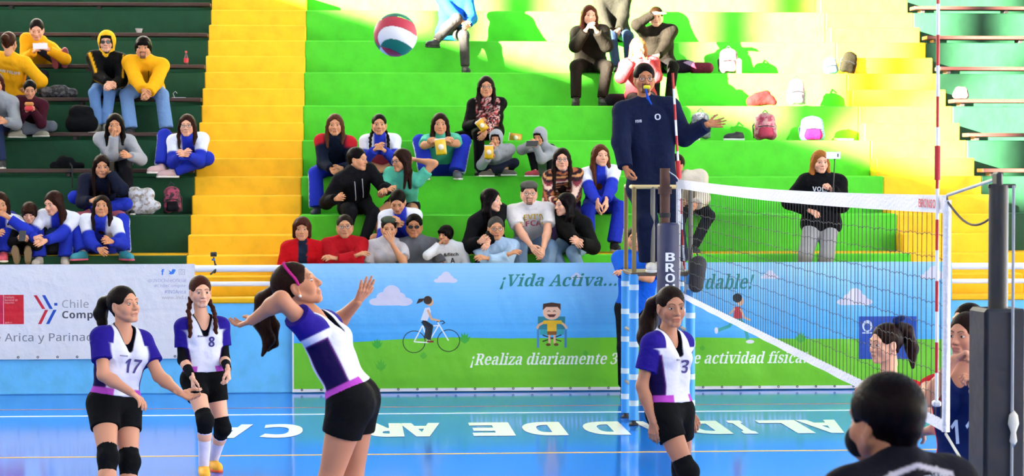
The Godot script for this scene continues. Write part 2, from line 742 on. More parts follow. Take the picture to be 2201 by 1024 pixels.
func hair_blob(style: String, cell: float) -> Blob:
	var key := "hair_%s_%.4f" % [style, cell]
	if protos.has(key):
		return protos[key]
	var b := Blob.new(cell, 0.022)
	var cap := func(more: float) -> void:
		b.egg(Vector3(0, 0.036, -0.02), Vector3(0.085 + more, 0.095 + more, 0.103 + more))
	var face := func(top: float, wide: float) -> void:
		# the opening that leaves face and ears free
		b.egg(Vector3(0, -0.055 + top, 0.105), Vector3(wide, 0.125, 0.088), Blob.MINUS)
	match style:
		"short", "crop":
			cap.call(0.004 if style == "short" else 0.0)
			b.bone(Vector3(0, -0.02, -0.07), Vector3(0, -0.055, -0.068), 0.045, 0.035)
			face.call(0.0, 0.078)
			for s in [-1.0, 1.0]:
				b.egg(Vector3(s * 0.09, -0.045, 0.02), Vector3(0.045, 0.055, 0.05), Blob.MINUS)
			b.egg(Vector3(0, -0.14, 0.01), Vector3(0.12, 0.085, 0.09), Blob.MINUS)
		"mop":
			cap.call(0.014)
			b.bone(Vector3(-0.05, 0.05, 0.075), Vector3(0.05, 0.05, 0.075), 0.02, 0.02)
			b.bone(Vector3(0, -0.02, -0.06), Vector3(0, -0.06, -0.06), 0.06, 0.05)
			for s in [-1.0, 1.0]:
				b.bone(Vector3(s * 0.075, 0.02, 0.0), Vector3(s * 0.078, -0.04, -0.01), 0.024, 0.018)
			b.egg(Vector3(0, -0.085, 0.12), Vector3(0.072, 0.12, 0.085), Blob.MINUS)
		"bob":
			cap.call(0.012)
			b.bone(Vector3(0, 0.0, -0.06), Vector3(0, -0.09, -0.06), 0.07, 0.06)
			for s in [-1.0, 1.0]:
				b.bone(Vector3(s * 0.072, 0.04, 0.01), Vector3(s * 0.078, -0.07, 0.0), 0.028, 0.024)
			b.bone(Vector3(-0.04, 0.065, 0.07), Vector3(0.035, 0.055, 0.08), 0.018, 0.014)
			face.call(-0.012, 0.07)
		"tied", "pony", "bun", "band":
			cap.call(0.0)
			b.bone(Vector3(0, 0.0, -0.07), Vector3(0, -0.04, -0.07), 0.05, 0.03)
			face.call(0.004, 0.074)
			for s in [-1.0, 1.0]:
				b.egg(Vector3(s * 0.09, -0.035, 0.01), Vector3(0.04, 0.045, 0.05), Blob.MINUS)
			if style == "pony":
				b.chain([Vector3(0, 0.06, -0.115), Vector3(0, 0.05, -0.15), Vector3(0, -0.04, -0.175), Vector3(0, -0.15, -0.165), Vector3(0, -0.24, -0.14)], [0.022, 0.032, 0.036, 0.028, 0.008])
			elif style == "bun":
				b.egg(Vector3(0, 0.05, -0.13), Vector3(0.048, 0.045, 0.04))
		"braids":
			cap.call(0.0)
			face.call(0.0, 0.074)
			for s in [-1.0, 1.0]:
				b.egg(Vector3(s * 0.09, -0.035, 0.012), Vector3(0.04, 0.045, 0.045), Blob.MINUS)
			for s in [-1.0, 1.0]:
				for n in 13:
					var t := n / 12.0
					var p := Vector3(s * (0.066 + 0.035 * minf(t * 3.0, 1.0)), -0.05 - 0.29 * t, -0.045 + 0.13 * minf(t * 1.6, 1.0))
					b.egg(p + Vector3(0.004 * (1 if n % 2 else -1), 0, 0), Vector3(0.021, 0.017, 0.019) * (1.0 - 0.3 * t))
		"long", "longer", "side":
			cap.call(0.007)
			var low := -0.34 if style == "longer" else -0.25
			b.bone(Vector3(0, 0.03, -0.065), Vector3(0, low + 0.02, -0.085), 0.07, 0.05, 0, Vector3(0, 0, 1), 0.45)
			for s in [-1.0, 1.0]:
				var l: float = low + (0.04 if s > 0.0 else 0.0)
				b.chain([Vector3(s * 0.058, 0.055, 0.03), Vector3(s * 0.083, -0.02, 0.005), Vector3(s * 0.088, -0.12, 0.0), Vector3(s * 0.082, l, 0.045)], [0.024, 0.022, 0.028, 0.012])
				b.chain([Vector3(s * 0.07, 0.03, -0.03), Vector3(s * 0.08, -0.12, -0.04), Vector3(s * 0.085, l, -0.03)], [0.03, 0.034, 0.018])
			face.call(0.002, 0.069)
		"hood":
			b.egg(Vector3(0, 0.03, -0.025), Vector3(0.108, 0.125, 0.125))
			b.bone(Vector3(0, -0.05, -0.05), Vector3(0, -0.13, -0.05), 0.09, 0.09)
			b.egg(Vector3(0, -0.03, 0.11), Vector3(0.076, 0.115, 0.125), Blob.MINUS)
		"fringe":
			b.bone(Vector3(-0.045, 0.06, 0.07), Vector3(0.045, 0.06, 0.07), 0.02, 0.02)
			b.bone(Vector3(-0.06, 0.03, 0.055), Vector3(-0.066, -0.06, 0.04), 0.018, 0.012)
			b.bone(Vector3(0.06, 0.03, 0.055), Vector3(0.066, -0.06, 0.04), 0.018, 0.012)
	protos[key] = job(b)
	return b


# hand: wrist at the origin, fingers towards +z, palm towards -y, thumb on the side of s
func hand_blob(curl: String, s: float, cell: float) -> Blob:
	var key := "hand_%s_%d_%.4f" % [curl, int(s), cell]
	if protos.has(key):
		return protos[key]
	var b := Blob.new(cell, 0.009)
	b.bone(Vector3(0, 0, -0.035), Vector3(0, 0, 0.02), 0.023, 0.022, 0, Vector3.UP, 0.25)
	var c: float = {"open": 0.1, "relax": 0.42, "fist": 1.25, "half": 0.8}[curl]
	var n := 0
	for x in [0.029, 0.0105, -0.009, -0.027]:
		b.bone(Vector3(s * x * 0.5, 0.0, 0.012), Vector3(s * x, 0.002, 0.086 - absf(x - 0.008) * 0.35), 0.0135, 0.0115)
		var p := Vector3(s * x, 0.002, 0.086 - absf(x - 0.008) * 0.35)
		var l: float = [0.94, 1.05, 0.98, 0.76][n]
		var spread: float = [0.09, 0.02, -0.06, -0.14][n] * s * (1.6 if curl == "open" else 0.8)
		var ang := c * (0.75 + 0.12 * n)
		var rad := 0.0092
		for len in [0.041, 0.026, 0.021]:
			var d := Vector3(sin(spread) * cos(ang), -sin(ang), cos(spread) * cos(ang))
			var e: Vector3 = p + d * (len * l)
			b.bone(p, e, rad, rad - 0.0008)
			p = e
			rad -= 0.0008
			ang += c * 0.85
		n += 1
	var t0 := Vector3(s * 0.018, -0.004, 0.02)
	var t1 := Vector3(s * 0.046, -0.016, 0.05)
	var t2 := t1 + Vector3(s * (0.022 - 0.02 * c), -0.006 - 0.01 * c, 0.028)
	var t3 := t2 + Vector3(s * (0.008 - 0.016 * c), -0.004 - 0.008 * c, 0.024)
	b.chain([t0, t1, t2, t3], [0.015, 0.0125, 0.0105, 0.0085])
	b.egg(Vector3(s * 0.024, -0.01, 0.036), Vector3(0.015, 0.013, 0.026))
	protos[key] = job(b)
	return b


# shoe: ankle at the origin, toes towards +z, ground at y -0.085
func shoe_blob(what: String, cell: float) -> Blob:
	var key := "shoe_%s_%.4f" % [what, cell]
	if protos.has(key):
		return protos[key]
	var b := Blob.new(cell, 0.03)
	if what == "upper":
		b.bone(Vector3(0, 0.012, -0.006), Vector3(0, -0.03, 0.0), 0.043, 0.042, Blob.CUT_START)
		b.bone(Vector3(0, -0.045, -0.032), Vector3(0, -0.047, 0.12), 0.036, 0.042)
		b.bone(Vector3(0, -0.03, 0.03), Vector3(0, -0.05, 0.16), 0.036, 0.03)
		b.planes = [[Vector3(0, -0.066, 0), Vector3.DOWN]]
	else:
		b.bone(Vector3(0, -0.072, -0.034), Vector3(0, -0.072, 0.1), 0.038, 0.043)
		b.bone(Vector3(0, -0.072, 0.1), Vector3(0.004, -0.072, 0.165), 0.043, 0.032)
		b.planes = [[Vector3(0, -0.085, 0), Vector3.DOWN], [Vector3(0, -0.062, 0), Vector3.UP]]
	protos[key] = job(b)
	return b


func boot_arrays(b: Blob) -> Array:
	return [b.verts, b.normals, b.idx]


func moved(b: Blob, t: Transform3D, colors = null) -> Array:
	var n: PackedVector3Array = Transform3D(t.basis.orthonormalized(), Vector3.ZERO) * b.normals
	return [t * b.verts, n, b.idx, colors]


func plain_colors(n: int, c: Color) -> PackedColorArray:
	var out := PackedColorArray()
	out.resize(n)
	out.fill(c)
	return out


# an eyeball with white, iris and pupil, under an upper and a lower lid edged with lashes
func eye_arrays(t: Transform3D, at: Vector3, r: float, iris: Color, skin: Color, gaze := Vector2.ZERO, n := 12) -> Array:
	var v := PackedVector3Array()
	var no := PackedVector3Array()
	var c := PackedColorArray()
	var idx := PackedInt32Array()
	var rings := [0.0, 0.2, 0.21, 0.54, 0.56, 0.8, 1.2, 1.6]
	var turn := t.basis.orthonormalized()
	var look := Basis.from_euler(Vector3(-gaze.y, gaze.x, 0))
	for i in rings.size():
		for k in n:
			var d := look * Vector3(sin(rings[i]) * cos(TAU * k / n), sin(rings[i]) * sin(TAU * k / n), cos(rings[i]))
			v.append(t * (at + d * r))
			no.append(turn * d)
			c.append(Color(0.004, 0.004, 0.004) if i < 2 else (iris if i < 4 else Color(0.55, 0.52, 0.5)))
	for i in rings.size() - 1:
		for k in n:
			var k2 := (k + 1) % n
			idx.append_array(PackedInt32Array([i * n + k, (i + 1) * n + k2, (i + 1) * n + k, i * n + k, i * n + k2, (i + 1) * n + k2]))
	var lash := Color(0.012, 0.009, 0.008)
	for lid in [[[0.22, 0.36, 0.38, 0.9, 1.5], 1.0], [[0.42, 0.5, 0.52, 0.9, 1.5], -1.0]]:
		var first := v.size()
		var m := 9
		for i in 5:
			for k in m:
				var a := -1.35 + 2.7 * k / (m - 1)
				var e: float = lid[0][i] * (1.0 if i > 2 else cos(a * 0.62)) * lid[1]
				var d := Vector3(sin(a) * cos(e), sin(e), cos(a) * cos(e))
				v.append(t * (at + d * r * (1.13 if i > 0 else 1.04)))
				no.append(turn * d)
				c.append(skin if i > 1 else (lash if lid[1] > 0.0 else lash.lerp(skin, 0.55)))
		for i in 4:
			for k in m - 1:
				var q := first + i * m + k
				if lid[1] > 0.0:
					idx.append_array(PackedInt32Array([q, q + m, q + m + 1, q, q + m + 1, q + 1]))
				else:
					idx.append_array(PackedInt32Array([q, q + m + 1, q + m, q, q + 1, q + m + 1]))
	return [v, no, idx, c]


# raises strands on a mesh of hair, once, and colours them
func strands(b: Blob, c: Color) -> PackedColorArray:
	if not shared.has([b]):
		var tone := PackedFloat32Array()
		var lift := PackedFloat32Array()
		for i in b.verts.size():
			var v := b.verts[i]
			var a := atan2(v.x, v.y - 0.03 if v.y > 0.05 else 0.02 + absf(v.z))
			var n := strand_noise.get_noise_3d(a * 9.0 + v.x * 160.0, v.y * 14.0, v.z * 90.0)
			b.verts[i] = v + b.normals[i] * (n * 0.0022)
			b.normals[i] = (b.normals[i] + Vector3(n, 0, -n) * 0.35).normalized()
			tone.append(1.0 + n * 0.9)
		shared[[b]] = tone
	var out := PackedColorArray()
	for k in shared[[b]]:
		out.append(Color(c.r * k, c.g * k, c.b * k))
	return out


var strand_noise := FastNoiseLite.new()


func facing(yaw: float, pitch := 0.0, roll := 0.0) -> Basis:
	return Basis.from_euler(Vector3(-deg_to_rad(pitch), deg_to_rad(yaw), -deg_to_rad(roll)))


# a basis whose z runs along dir and whose -y (the palm) faces palm as far as it can
func along(dir: Vector3, palm: Vector3) -> Basis:
	var z := dir.normalized()
	var y := -(palm - z * palm.dot(z)).normalized()
	return Basis(y.cross(z), y, z)


# ---------- the rig ----------
# A is the arm or leg on the image's left for a person who faces the camera, B the other.
func make_rig(s: Dictionary) -> Dictionary:
	var k: float = s.get("k", 1.0)
	var r := {"k": k}
	var ty: float = s.get("ty", 0.0)
	if s.has("row"):
		var i: int = s.row
		var back: float = s.get("back", 0.14)
		var hz := row_z(i) - back
		var hh: float = row_h(i) + s.get("lift", 0.0) + 0.105 * k
		var px := at_z(s.hx, 300.0, hz)
		r.hip = Vector3(px.x, hh, hz)
	else:
		r.hip = s.hip
	if s.nk is Vector3:
		r.neck = s.nk
	else:
		r.neck = reach(r.hip, s.nk[0], s.nk[1], s.get("tl", 0.49) * k, s.get("lean", 1.0))
	var up: Vector3 = (r.neck - r.hip).normalized()
	var fwd := Vector3(sin(deg_to_rad(ty)), 0, cos(deg_to_rad(ty)))
	fwd = (fwd - up * fwd.dot(up)).normalized()
	var lat := up.cross(fwd)
	r.up = up
	r.fwd = fwd
	r.lat = lat
	var flat := Vector3(fwd.x, 0, fwd.z).normalized()
	r.head_basis = facing(s.hd[2], s.hd[3] if s.hd.size() > 3 else 0.0, s.hd[4] if s.hd.size() > 4 else 0.0)
	if s.hd[0] is Vector3:
		r.head = s.hd[0]
	else:
		var ahead: float = s.get("ahead", 0.03) * k
		r.head = at_z(s.hd[0], s.hd[1], r.neck.z + ahead)
	var w: float = s.get("w", 0.165) * k
	var hw: float = 0.088 * k
	for side in ["A", "B"]:
		var sg := -1.0 if side == "A" else 1.0
		var sh: Vector3 = r.neck + lat * (w * sg) - up * (0.05 * k)
		if s.has("s" + side):
			sh = s["s" + side]
		r["sh" + side] = sh
		var wr: Vector3
		var h = s.get(side)
		if h == null:
			wr = sh - up * (0.3 * k) + fwd * (0.3 * k) + lat * (sg * -0.02)
		elif h is Vector3:
			wr = h
		else:
			wr = at_z(h[0], h[1], r.neck.z + (h[2] if h.size() > 2 else 0.25) * k)
		var l1 := 0.275 * k
		var l2 := 0.24 * k
		if (wr - sh).length() > (l1 + l2) * 0.995:
			wr = sh + (wr - sh).normalized() * ((l1 + l2) * 0.995)
		var pole: Vector3 = -up + lat * (sg * 0.6) - fwd * 0.3
		if s.has("p" + side):
			var q = s["p" + side]
			pole = lat * (q[0] * sg) + up * q[1] + fwd * q[2]
		if s.has("e" + side):
			r["el" + side] = s["e" + side]
		else:
			r["el" + side] = bend(sh, wr, l1, l2, pole)
		r["wr" + side] = wr
		# legs
		var hj: Vector3 = r.hip + lat * (hw * sg)
		r["hip" + side] = hj
		var f = s.get("f" + side)
		var an: Vector3
		if f is Vector3:
			an = f
		elif f != null:
			an = at_z(f[0], f[1], (row_z(s.row) if s.has("row") else r.hip.z) + f[2])
		else:
			an = Vector3(hj.x, r.hip.y - 0.105 * k - RISE + 0.085 * k, row_z(s.get("row", 0)) + 0.3) + lat * (sg * 0.03)
		if s.get("row", 0) == -1:
			an = Vector3(hj.x, 0.55 + 0.085 * k, -24.44)
		var lk: float = k * s.get("legk", 1.0)
		var t1 := 0.415 * lk
		var t2 := 0.405 * lk
		if (an - hj).length() > (t1 + t2) * 0.995:
			an = hj + (an - hj).normalized() * ((t1 + t2) * 0.995)
		var kp: Vector3 = flat + Vector3.UP * 0.9 + lat * (sg * 0.12)
		if s.has("k" + side):
			var q = s["k" + side]
			kp = lat * (q[0] * sg) + Vector3.UP * q[1] + flat * q[2]
		r["kn" + side] = bend(hj, an, t1, t2, kp)
		r["an" + side] = an
		var toe: float = ty + s.get("toe", 8.0) * sg
		if s.has("t" + side):
			toe = s["t" + side]
		r["toe" + side] = facing(toe, s.get("tp" + side, 0.0))
	return r


func torso_bones(b: Blob, r: Dictionary, more: float, look: Dictionary, fl := 0) -> void:
	var k: float = r.k
	var fat: float = look.get("fat", 1.0)
	var up: Vector3 = r.up
	var lat: Vector3 = r.lat
	var fwd: Vector3 = r.fwd
	var tl: float = (r.neck - r.hip).length()
	var o: Vector3 = r.hip
	var m := more
	var hips: float = look.get("hips", 1.0) * fat
	b.bone(o - lat * 0.07 * k, o + lat * 0.07 * k, 0.103 * k * hips + m, 0.103 * k * hips + m, fl, fwd, 0.08)
	for s in [-1.0, 1.0]:
		b.bone(o + lat * (s * 0.05 * k * fat) + up * 0.05 * k, o + lat * (s * 0.05 * k * fat) + up * (tl * 0.5), 0.09 * k * fat + m, 0.092 * k * fat + m, fl, fwd, 0.12)
		b.bone(o + lat * (s * 0.052 * k * fat) + up * (tl * 0.5), o + lat * (s * 0.075 * k) + up * (tl * 0.8), 0.092 * k * fat + m, 0.088 * k + m, 0, fwd, 0.12)
		if look.get("bust", 0.0) > 0.0:
			b.egg(o + lat * (s * 0.07 * k) + up * (tl * 0.7) + fwd * (0.062 * k * fat), Vector3.ONE * (0.056 * k * look.bust + m))
	b.bone(r.shA + lat * 0.03 * k, r.shB - lat * 0.03 * k, 0.05 * k + m, 0.05 * k + m)
	for sh in [r.shA, r.shB]:
		b.bone(r.neck + up * 0.025 * k - fwd * 0.015 * k, sh, 0.04 * k + m * 0.5, 0.045 * k + m)
	b.bone(o + up * (tl * 0.86) - fwd * 0.01 * k, r.neck + up * 0.01 * k, 0.075 * k + m * 0.7, 0.052 * k + m * 0.5)


func body_blob(r: Dictionary, look: Dictionary, cell: float) -> Blob:
	var k: float = r.k
	var b := Blob.new(cell, 0.03)
	var thin: float = look.get("limb", 1.0) * k
	torso_bones(b, r, -0.006, look)
	var base: Vector3 = r.head + r.head_basis * (Vector3(0, -0.09, -0.025) * k)
	b.bone(r.neck - r.up * 0.03 * k, base, 0.054 * k, 0.05 * k)
	for side in ["A", "B"]:
		b.bone(r["sh" + side], r["el" + side], 0.046 * thin, 0.037 * thin)
		var mid: Vector3 = r["el" + side].lerp(r["wr" + side], 0.3)
		b.bone(r["el" + side], mid, 0.036 * thin, 0.037 * thin)
		b.bone(mid, r["wr" + side], 0.037 * thin, 0.024 * thin)
		b.bone(r["hip" + side], r["kn" + side], 0.082 * thin * look.get("thigh", 1.0), 0.054 * thin)
		var calf: Vector3 = r["kn" + side].lerp(r["an" + side], 0.32)
		b.bone(r["kn" + side], calf, 0.05 * thin, 0.052 * thin)
		b.bone(calf, r["an" + side], 0.052 * thin, 0.033 * thin)
		var toe: Basis = r["toe" + side]
		b.bone(r["an" + side] + toe * (Vector3(0, -0.04, 0) * k), r["an" + side] + toe * (Vector3(0, -0.05, 0.12) * k), 0.03 * k, 0.022 * k)
	return b


# sleeve: 0 none, 0.6 short, 2 to the wrist
func top_blob(r: Dictionary, look: Dictionary, cell: float) -> Blob:
	var k: float = r.k
	var m: float = look.get("loose", 0.016) * k
	var b := Blob.new(cell, 0.035)
	torso_bones(b, r, m, look, 16)
	var sleeve: float = look.get("sleeve", 2.0)
	var thin: float = look.get("limb", 1.0) * k
	for side in ["A", "B"]:
		var sh: Vector3 = r["sh" + side]
		var el: Vector3 = r["el" + side]
		var wr: Vector3 = r["wr" + side]
		if sleeve >= 1.0:
			b.bone(sh, el, 0.047 * thin + m, 0.041 * thin + m)
			b.bone(el, el.lerp(wr, minf(sleeve - 1.0, 0.96)), 0.041 * thin + m, 0.029 * thin + m, Blob.CUT_END)
		elif sleeve > 0.0:
			b.bone(sh, sh.lerp(el, sleeve), 0.05 * thin + m, 0.05 * thin + m * 1.2, Blob.CUT_END)
	if look.get("collar", 0) == 1:  # a hood lying on the back
		var n: Vector3 = r.neck + r.up * 0.01 * k
		for s in [-1.0, 1.0]:
			b.chain([n + r.lat * (s * 0.055 * k) + r.fwd * 0.055 * k - r.up * 0.035 * k, n + r.lat * (s * 0.078 * k), n - r.fwd * 0.065 * k + r.lat * (s * 0.03 * k)], [0.016 * k, 0.026 * k, 0.036 * k])
	elif look.get("collar", 0) == 2:  # a standing collar
		var n: Vector3 = r.neck + r.up * 0.005 * k
		for s in [-1.0, 1.0]:
			b.chain([n + r.lat * (s * 0.03 * k) + r.fwd * 0.06 * k - r.up * 0.02 * k, n + r.lat * (s * 0.062 * k) + r.up * 0.012 * k, n - r.fwd * 0.055 * k + r.up * 0.02 * k], [0.014 * k, 0.017 * k, 0.018 * k])
	if look.get("vneck", 0.0) > 0.0:
		var tip: float = look.vneck
		b.bone(r.neck + r.up * 0.05 * k + r.fwd * 0.035 * k, r.neck - r.up * tip * k + r.fwd * (0.085 + look.get("bust", 0.0) * 0.02) * k, 0.072 * k, 0.012 * k, Blob.MINUS)
	var drop: float = look.get("hem", 0.09)
	b.hem_at = r.hip - r.up * drop * k
	b.hem_dir = -r.up
	return b


# leg: 0.5 shorts (half the thigh), 1 to the knee, 2 to the ankle
func bottom_blob(r: Dictionary, look: Dictionary, cell: float) -> Blob:
	var k: float = r.k
	var m: float = look.get("leg_loose", 0.012) * k
	var b := Blob.new(cell, 0.03)
	var fat: float = look.get("fat", 1.0)
	var thin: float = look.get("limb", 1.0) * k
	var hips: float = look.get("hips", 1.0) * fat
	var th: float = look.get("thigh", 1.0)
	b.bone(r.hip - r.lat * 0.07 * k, r.hip + r.lat * 0.07 * k, 0.104 * k * hips + m, 0.104 * k * hips + m, 0, r.fwd, 0.08)
	b.bone(r.hip - r.lat * 0.04 * k + r.up * 0.08 * k, r.hip + r.lat * 0.04 * k + r.up * 0.08 * k, 0.092 * k * fat + m, 0.092 * k * fat + m, 0, r.fwd, 0.1)
	var leg: float = look.get("leg", 2.0)
	for side in ["A", "B"]:
		var hj: Vector3 = r["hip" + side]
		var kn: Vector3 = r["kn" + side]
		var an: Vector3 = r["an" + side]
		if leg >= 1.0:
			b.bone(hj, kn, 0.083 * thin + m, 0.056 * thin + m)
			b.bone(kn, kn.lerp(an, minf(leg - 1.0, 0.97)), 0.056 * thin + m, look.get("cuff", 0.045) * thin + m, Blob.CUT_END)
		else:
			b.bone(hj, hj.lerp(kn, leg), 0.086 * thin * th + m, (0.084 - 0.024 * leg) * thin * th + m, Blob.CUT_END)
	return b


const SKIN := {"fair": "d8a184", "mid": "c08763", "tan": "a96f4c", "dark": "8f5a3c"}


# look: sex (woman, man, child), skin, hair style and colour, top and bottom colours and cuts
func add_person(label: String, spec: Dictionary, look: Dictionary, fine := false) -> Dictionary:
	var r: Dictionary = spec if spec.has("head_basis") else make_rig(spec)
	var p := {"label": label, "rig": r, "look": look, "fine": fine}
	var c := 0.011 if fine else 0.019
	p.body = job(body_blob(r, look, c))
	p.top = job(top_blob(r, look, 0.0062 if fine else 0.017))
	p.bottom = job(bottom_blob(r, look, 0.009 if fine else 0.018))
	p.head = head_blob(look.get("sex", "woman"), 0.0027 if fine else 0.0055)
	if look.get("hair", "") != "":
		p.hair = hair_blob(look.hair, 0.0038 if fine else 0.008)
	if look.get("hood", "") != "":
		p.hood = hair_blob("hood", 0.008)
	var hc := 0.0035 if fine else 0.0048
	p.handA = hand_blob(look.get("hA", "relax"), 1.0, hc)
	p.handB = hand_blob(look.get("hB", "relax"), -1.0, hc)
	if look.get("shoe", "") != "":
		p.upper = shoe_blob("upper", 0.008)
		p.sole = shoe_blob("sole", 0.008)
	for e in look.get("extra", []) + look.get("wear", []):
		job(e[1])
	people.append(p)
	return p


func cloth(hex: String, rough := 0.85) -> StandardMaterial3D:
	return mat(hex, rough, {"bump": ["folds", 1.0, 1.6], "metallic_specular": 0.2})


func finish_person(p: Dictionary) -> Node3D:
	var r: Dictionary = p.rig
	var look: Dictionary = p.look
	var k: float = r.k
	var base: Vector3 = Vector3(r.hip.x, minf(r.anA.y, r.anB.y) - 0.085 * k, r.hip.z)
	if look.has("base"):
		base = look.base
	var root := thing("person", p.label, "person", base, look.get("group", "" if p.fine else "spectators at the match"))
	var back := Transform3D(Basis.IDENTITY, -base)
	var skin := lin(SKIN.get(look.get("skin", "mid"), look.get("skin", "mid")))
	var hair := lin(look.get("hair_color", "17100d"))
	var skin_mat := mat("ffffff", 0.55, {"vc": 1, "metallic_specular": 0.35})
	var hk: float = 1.0 * k * look.get("head_size", 1.0)
	var ht: Transform3D = back * Transform3D(r.head_basis.scaled(Vector3.ONE * hk), r.head)
	var list := [moved(p.body, back, plain_colors(p.body.verts.size(), skin)), moved(p.head, ht, head_colors(p.head, skin, hair, look))]
	for side in ["A", "B"]:
		var b: Blob = p["hand" + side]
		var dir: Vector3 = r["wr" + side] - r["el" + side]
		if look.has("d" + side):
			dir = look["d" + side]
		var palm: Vector3 = look.get("palm" + side, -r.up * 0.6 + r.lat * (0.7 if side == "A" else -0.7))
		list.append(moved(b, back * Transform3D(along(dir, palm).scaled(Vector3.ONE * (k * look.get("hand_size", 0.9))), r["wr" + side]), plain_colors(b.verts.size(), skin)))
	for s in [-1.0, 1.0]:
		list.append(eye_arrays(ht, Vector3(s * 0.0325, 0.001, 0.0728), 0.0128, lin("2a160c"), skin.lerp(Color.BLACK, 0.12), look.get("gaze", Vector2.ZERO)))
	piece("body", arrays_mesh(list), skin_mat, root)
	if p.has("hair"):
		var hm := mat("ffffff", 0.5, {"vc": 1, "metallic_specular": 0.18})
		piece("hair", arrays_mesh([moved(p.hair, ht.scaled_local(look.get("hair_scale", Vector3.ONE)), strands(p.hair, hair))]), hm, root)
	if p.has("hood"):
		piece("hood", arrays_mesh([moved(p.hood, ht)]), cloth(look.hood), root)
	var dress := func(b: Blob, called: String, hex: String, pattern) -> void:
		if pattern == null:
			piece(called, arrays_mesh([moved(b, back)]), cloth(hex), root)
			return
		var cs := PackedColorArray()
		for v in b.verts:
			cs.append((pattern as Callable).call(v, r))
		piece(called, arrays_mesh([moved(b, back, cs)]), mat("ffffff", 0.8, {"vc": 1, "bump": ["folds", 0.9, 1.6], "metallic_specular": 0.2}), root)
	dress.call(p.top, look.get("top_name", "shirt"), look.get("top", "cccccc"), look.get("top_pattern"))
	dress.call(p.bottom, look.get("bottom_name", "trousers"), look.get("bottom", "222222"), look.get("bottom_pattern"))
	if p.has("upper"):
		var sm := boot_mesh(p.upper)
		var so := boot_mesh(p.sole)
		for side in ["A", "B"]:
			var t: Transform3D = back * Transform3D((r["toe" + side] as Basis).scaled(Vector3.ONE * k), r["an" + side])
			var shoe := piece("shoe", sm, mat(look.shoe, 0.6, {"bump": ["fine", 0.2, 4.0]}), root, t)
			piece("sole", so, mat(look.get("sole", "d8d4cc"), 0.7), shoe)
	for e in look.get("wear", []):
		piece(e[0], arrays_mesh([moved(e[1], ht)]), cloth(e[2]) if e.size() < 4 else mat(e[2], e[3]), root)
	p.node = root
	p.base = base
	for e in look.get("extra", []):
		if e[0] in ["ponytail", "braid", "hair"]:
			piece(e[0], arrays_mesh([moved(e[1], back, strands(e[1], lin(e[2])))]), mat("ffffff", 0.5, {"vc": 1, "metallic_specular": 0.18}), root)
		else:
			piece(e[0], arrays_mesh([moved(e[1], back)]), cloth(e[2]) if e.size() < 4 else mat(e[2], e[3]), root)
	if look.has("glasses"):
		add_glasses(root, ht, look.glasses)
	return root


func boot_mesh(b: Blob) -> ArrayMesh:
	if not shared.has(b):
		shared[b] = arrays_mesh([[b.verts, b.normals, b.idx]])
	return shared[b]


func add_glasses(root: Node3D, ht: Transform3D, kind: String) -> void:
	if not shared.has("frame"):
		var st := begin()
		for s in [-1.0, 1.0]:
			var ring := PackedVector3Array()
			for i in 15:
				var a := TAU * i / 14.0
				ring.append(Vector3(s * 0.033 + 0.024 * cos(a), -0.004 + 0.018 * sin(a), 0.1 - 0.006 * cos(a) * s))
			add_tube(st, ring, 0.0021, 5, false)
			add_tube(st, PackedVector3Array([Vector3(s * 0.057, 0.002, 0.094), Vector3(s * 0.078, 0.004, 0.02), Vector3(s * 0.081, 0.0, -0.01)]), 0.002, 5)
		add_tube(st, PackedVector3Array([Vector3(-0.009, 0.002, 0.1), Vector3(0, 0.005, 0.104), Vector3(0.009, 0.002, 0.1)]), 0.002, 5)
		shared["frame"] = done(st)
		for s in [-1.0, 1.0]:
			var ls := begin()
			for i in 14:
				for q in [Vector3(s * 0.033, -0.004, 0.1)] + [i, i + 1].map(func(n): return Vector3(s * 0.033 + 0.023 * cos(TAU * n / 14.0), -0.004 + 0.017 * sin(TAU * n / 14.0), 0.1 - 0.006 * cos(TAU * n / 14.0) * s)):
					ls.add_vertex(q)
			shared["lens%d" % s] = done(ls)
	var g := piece("glasses", shared["frame"], mat("161414", 0.3), root, ht)
	for n in ["lens-1", "lens1"]:
		piece("lens", shared[n], mat("0a0a0c", 0.08) if kind == "sun" else mat("ffffff14", 0.05, {"transparency": BaseMaterial3D.TRANSPARENCY_ALPHA}), g)


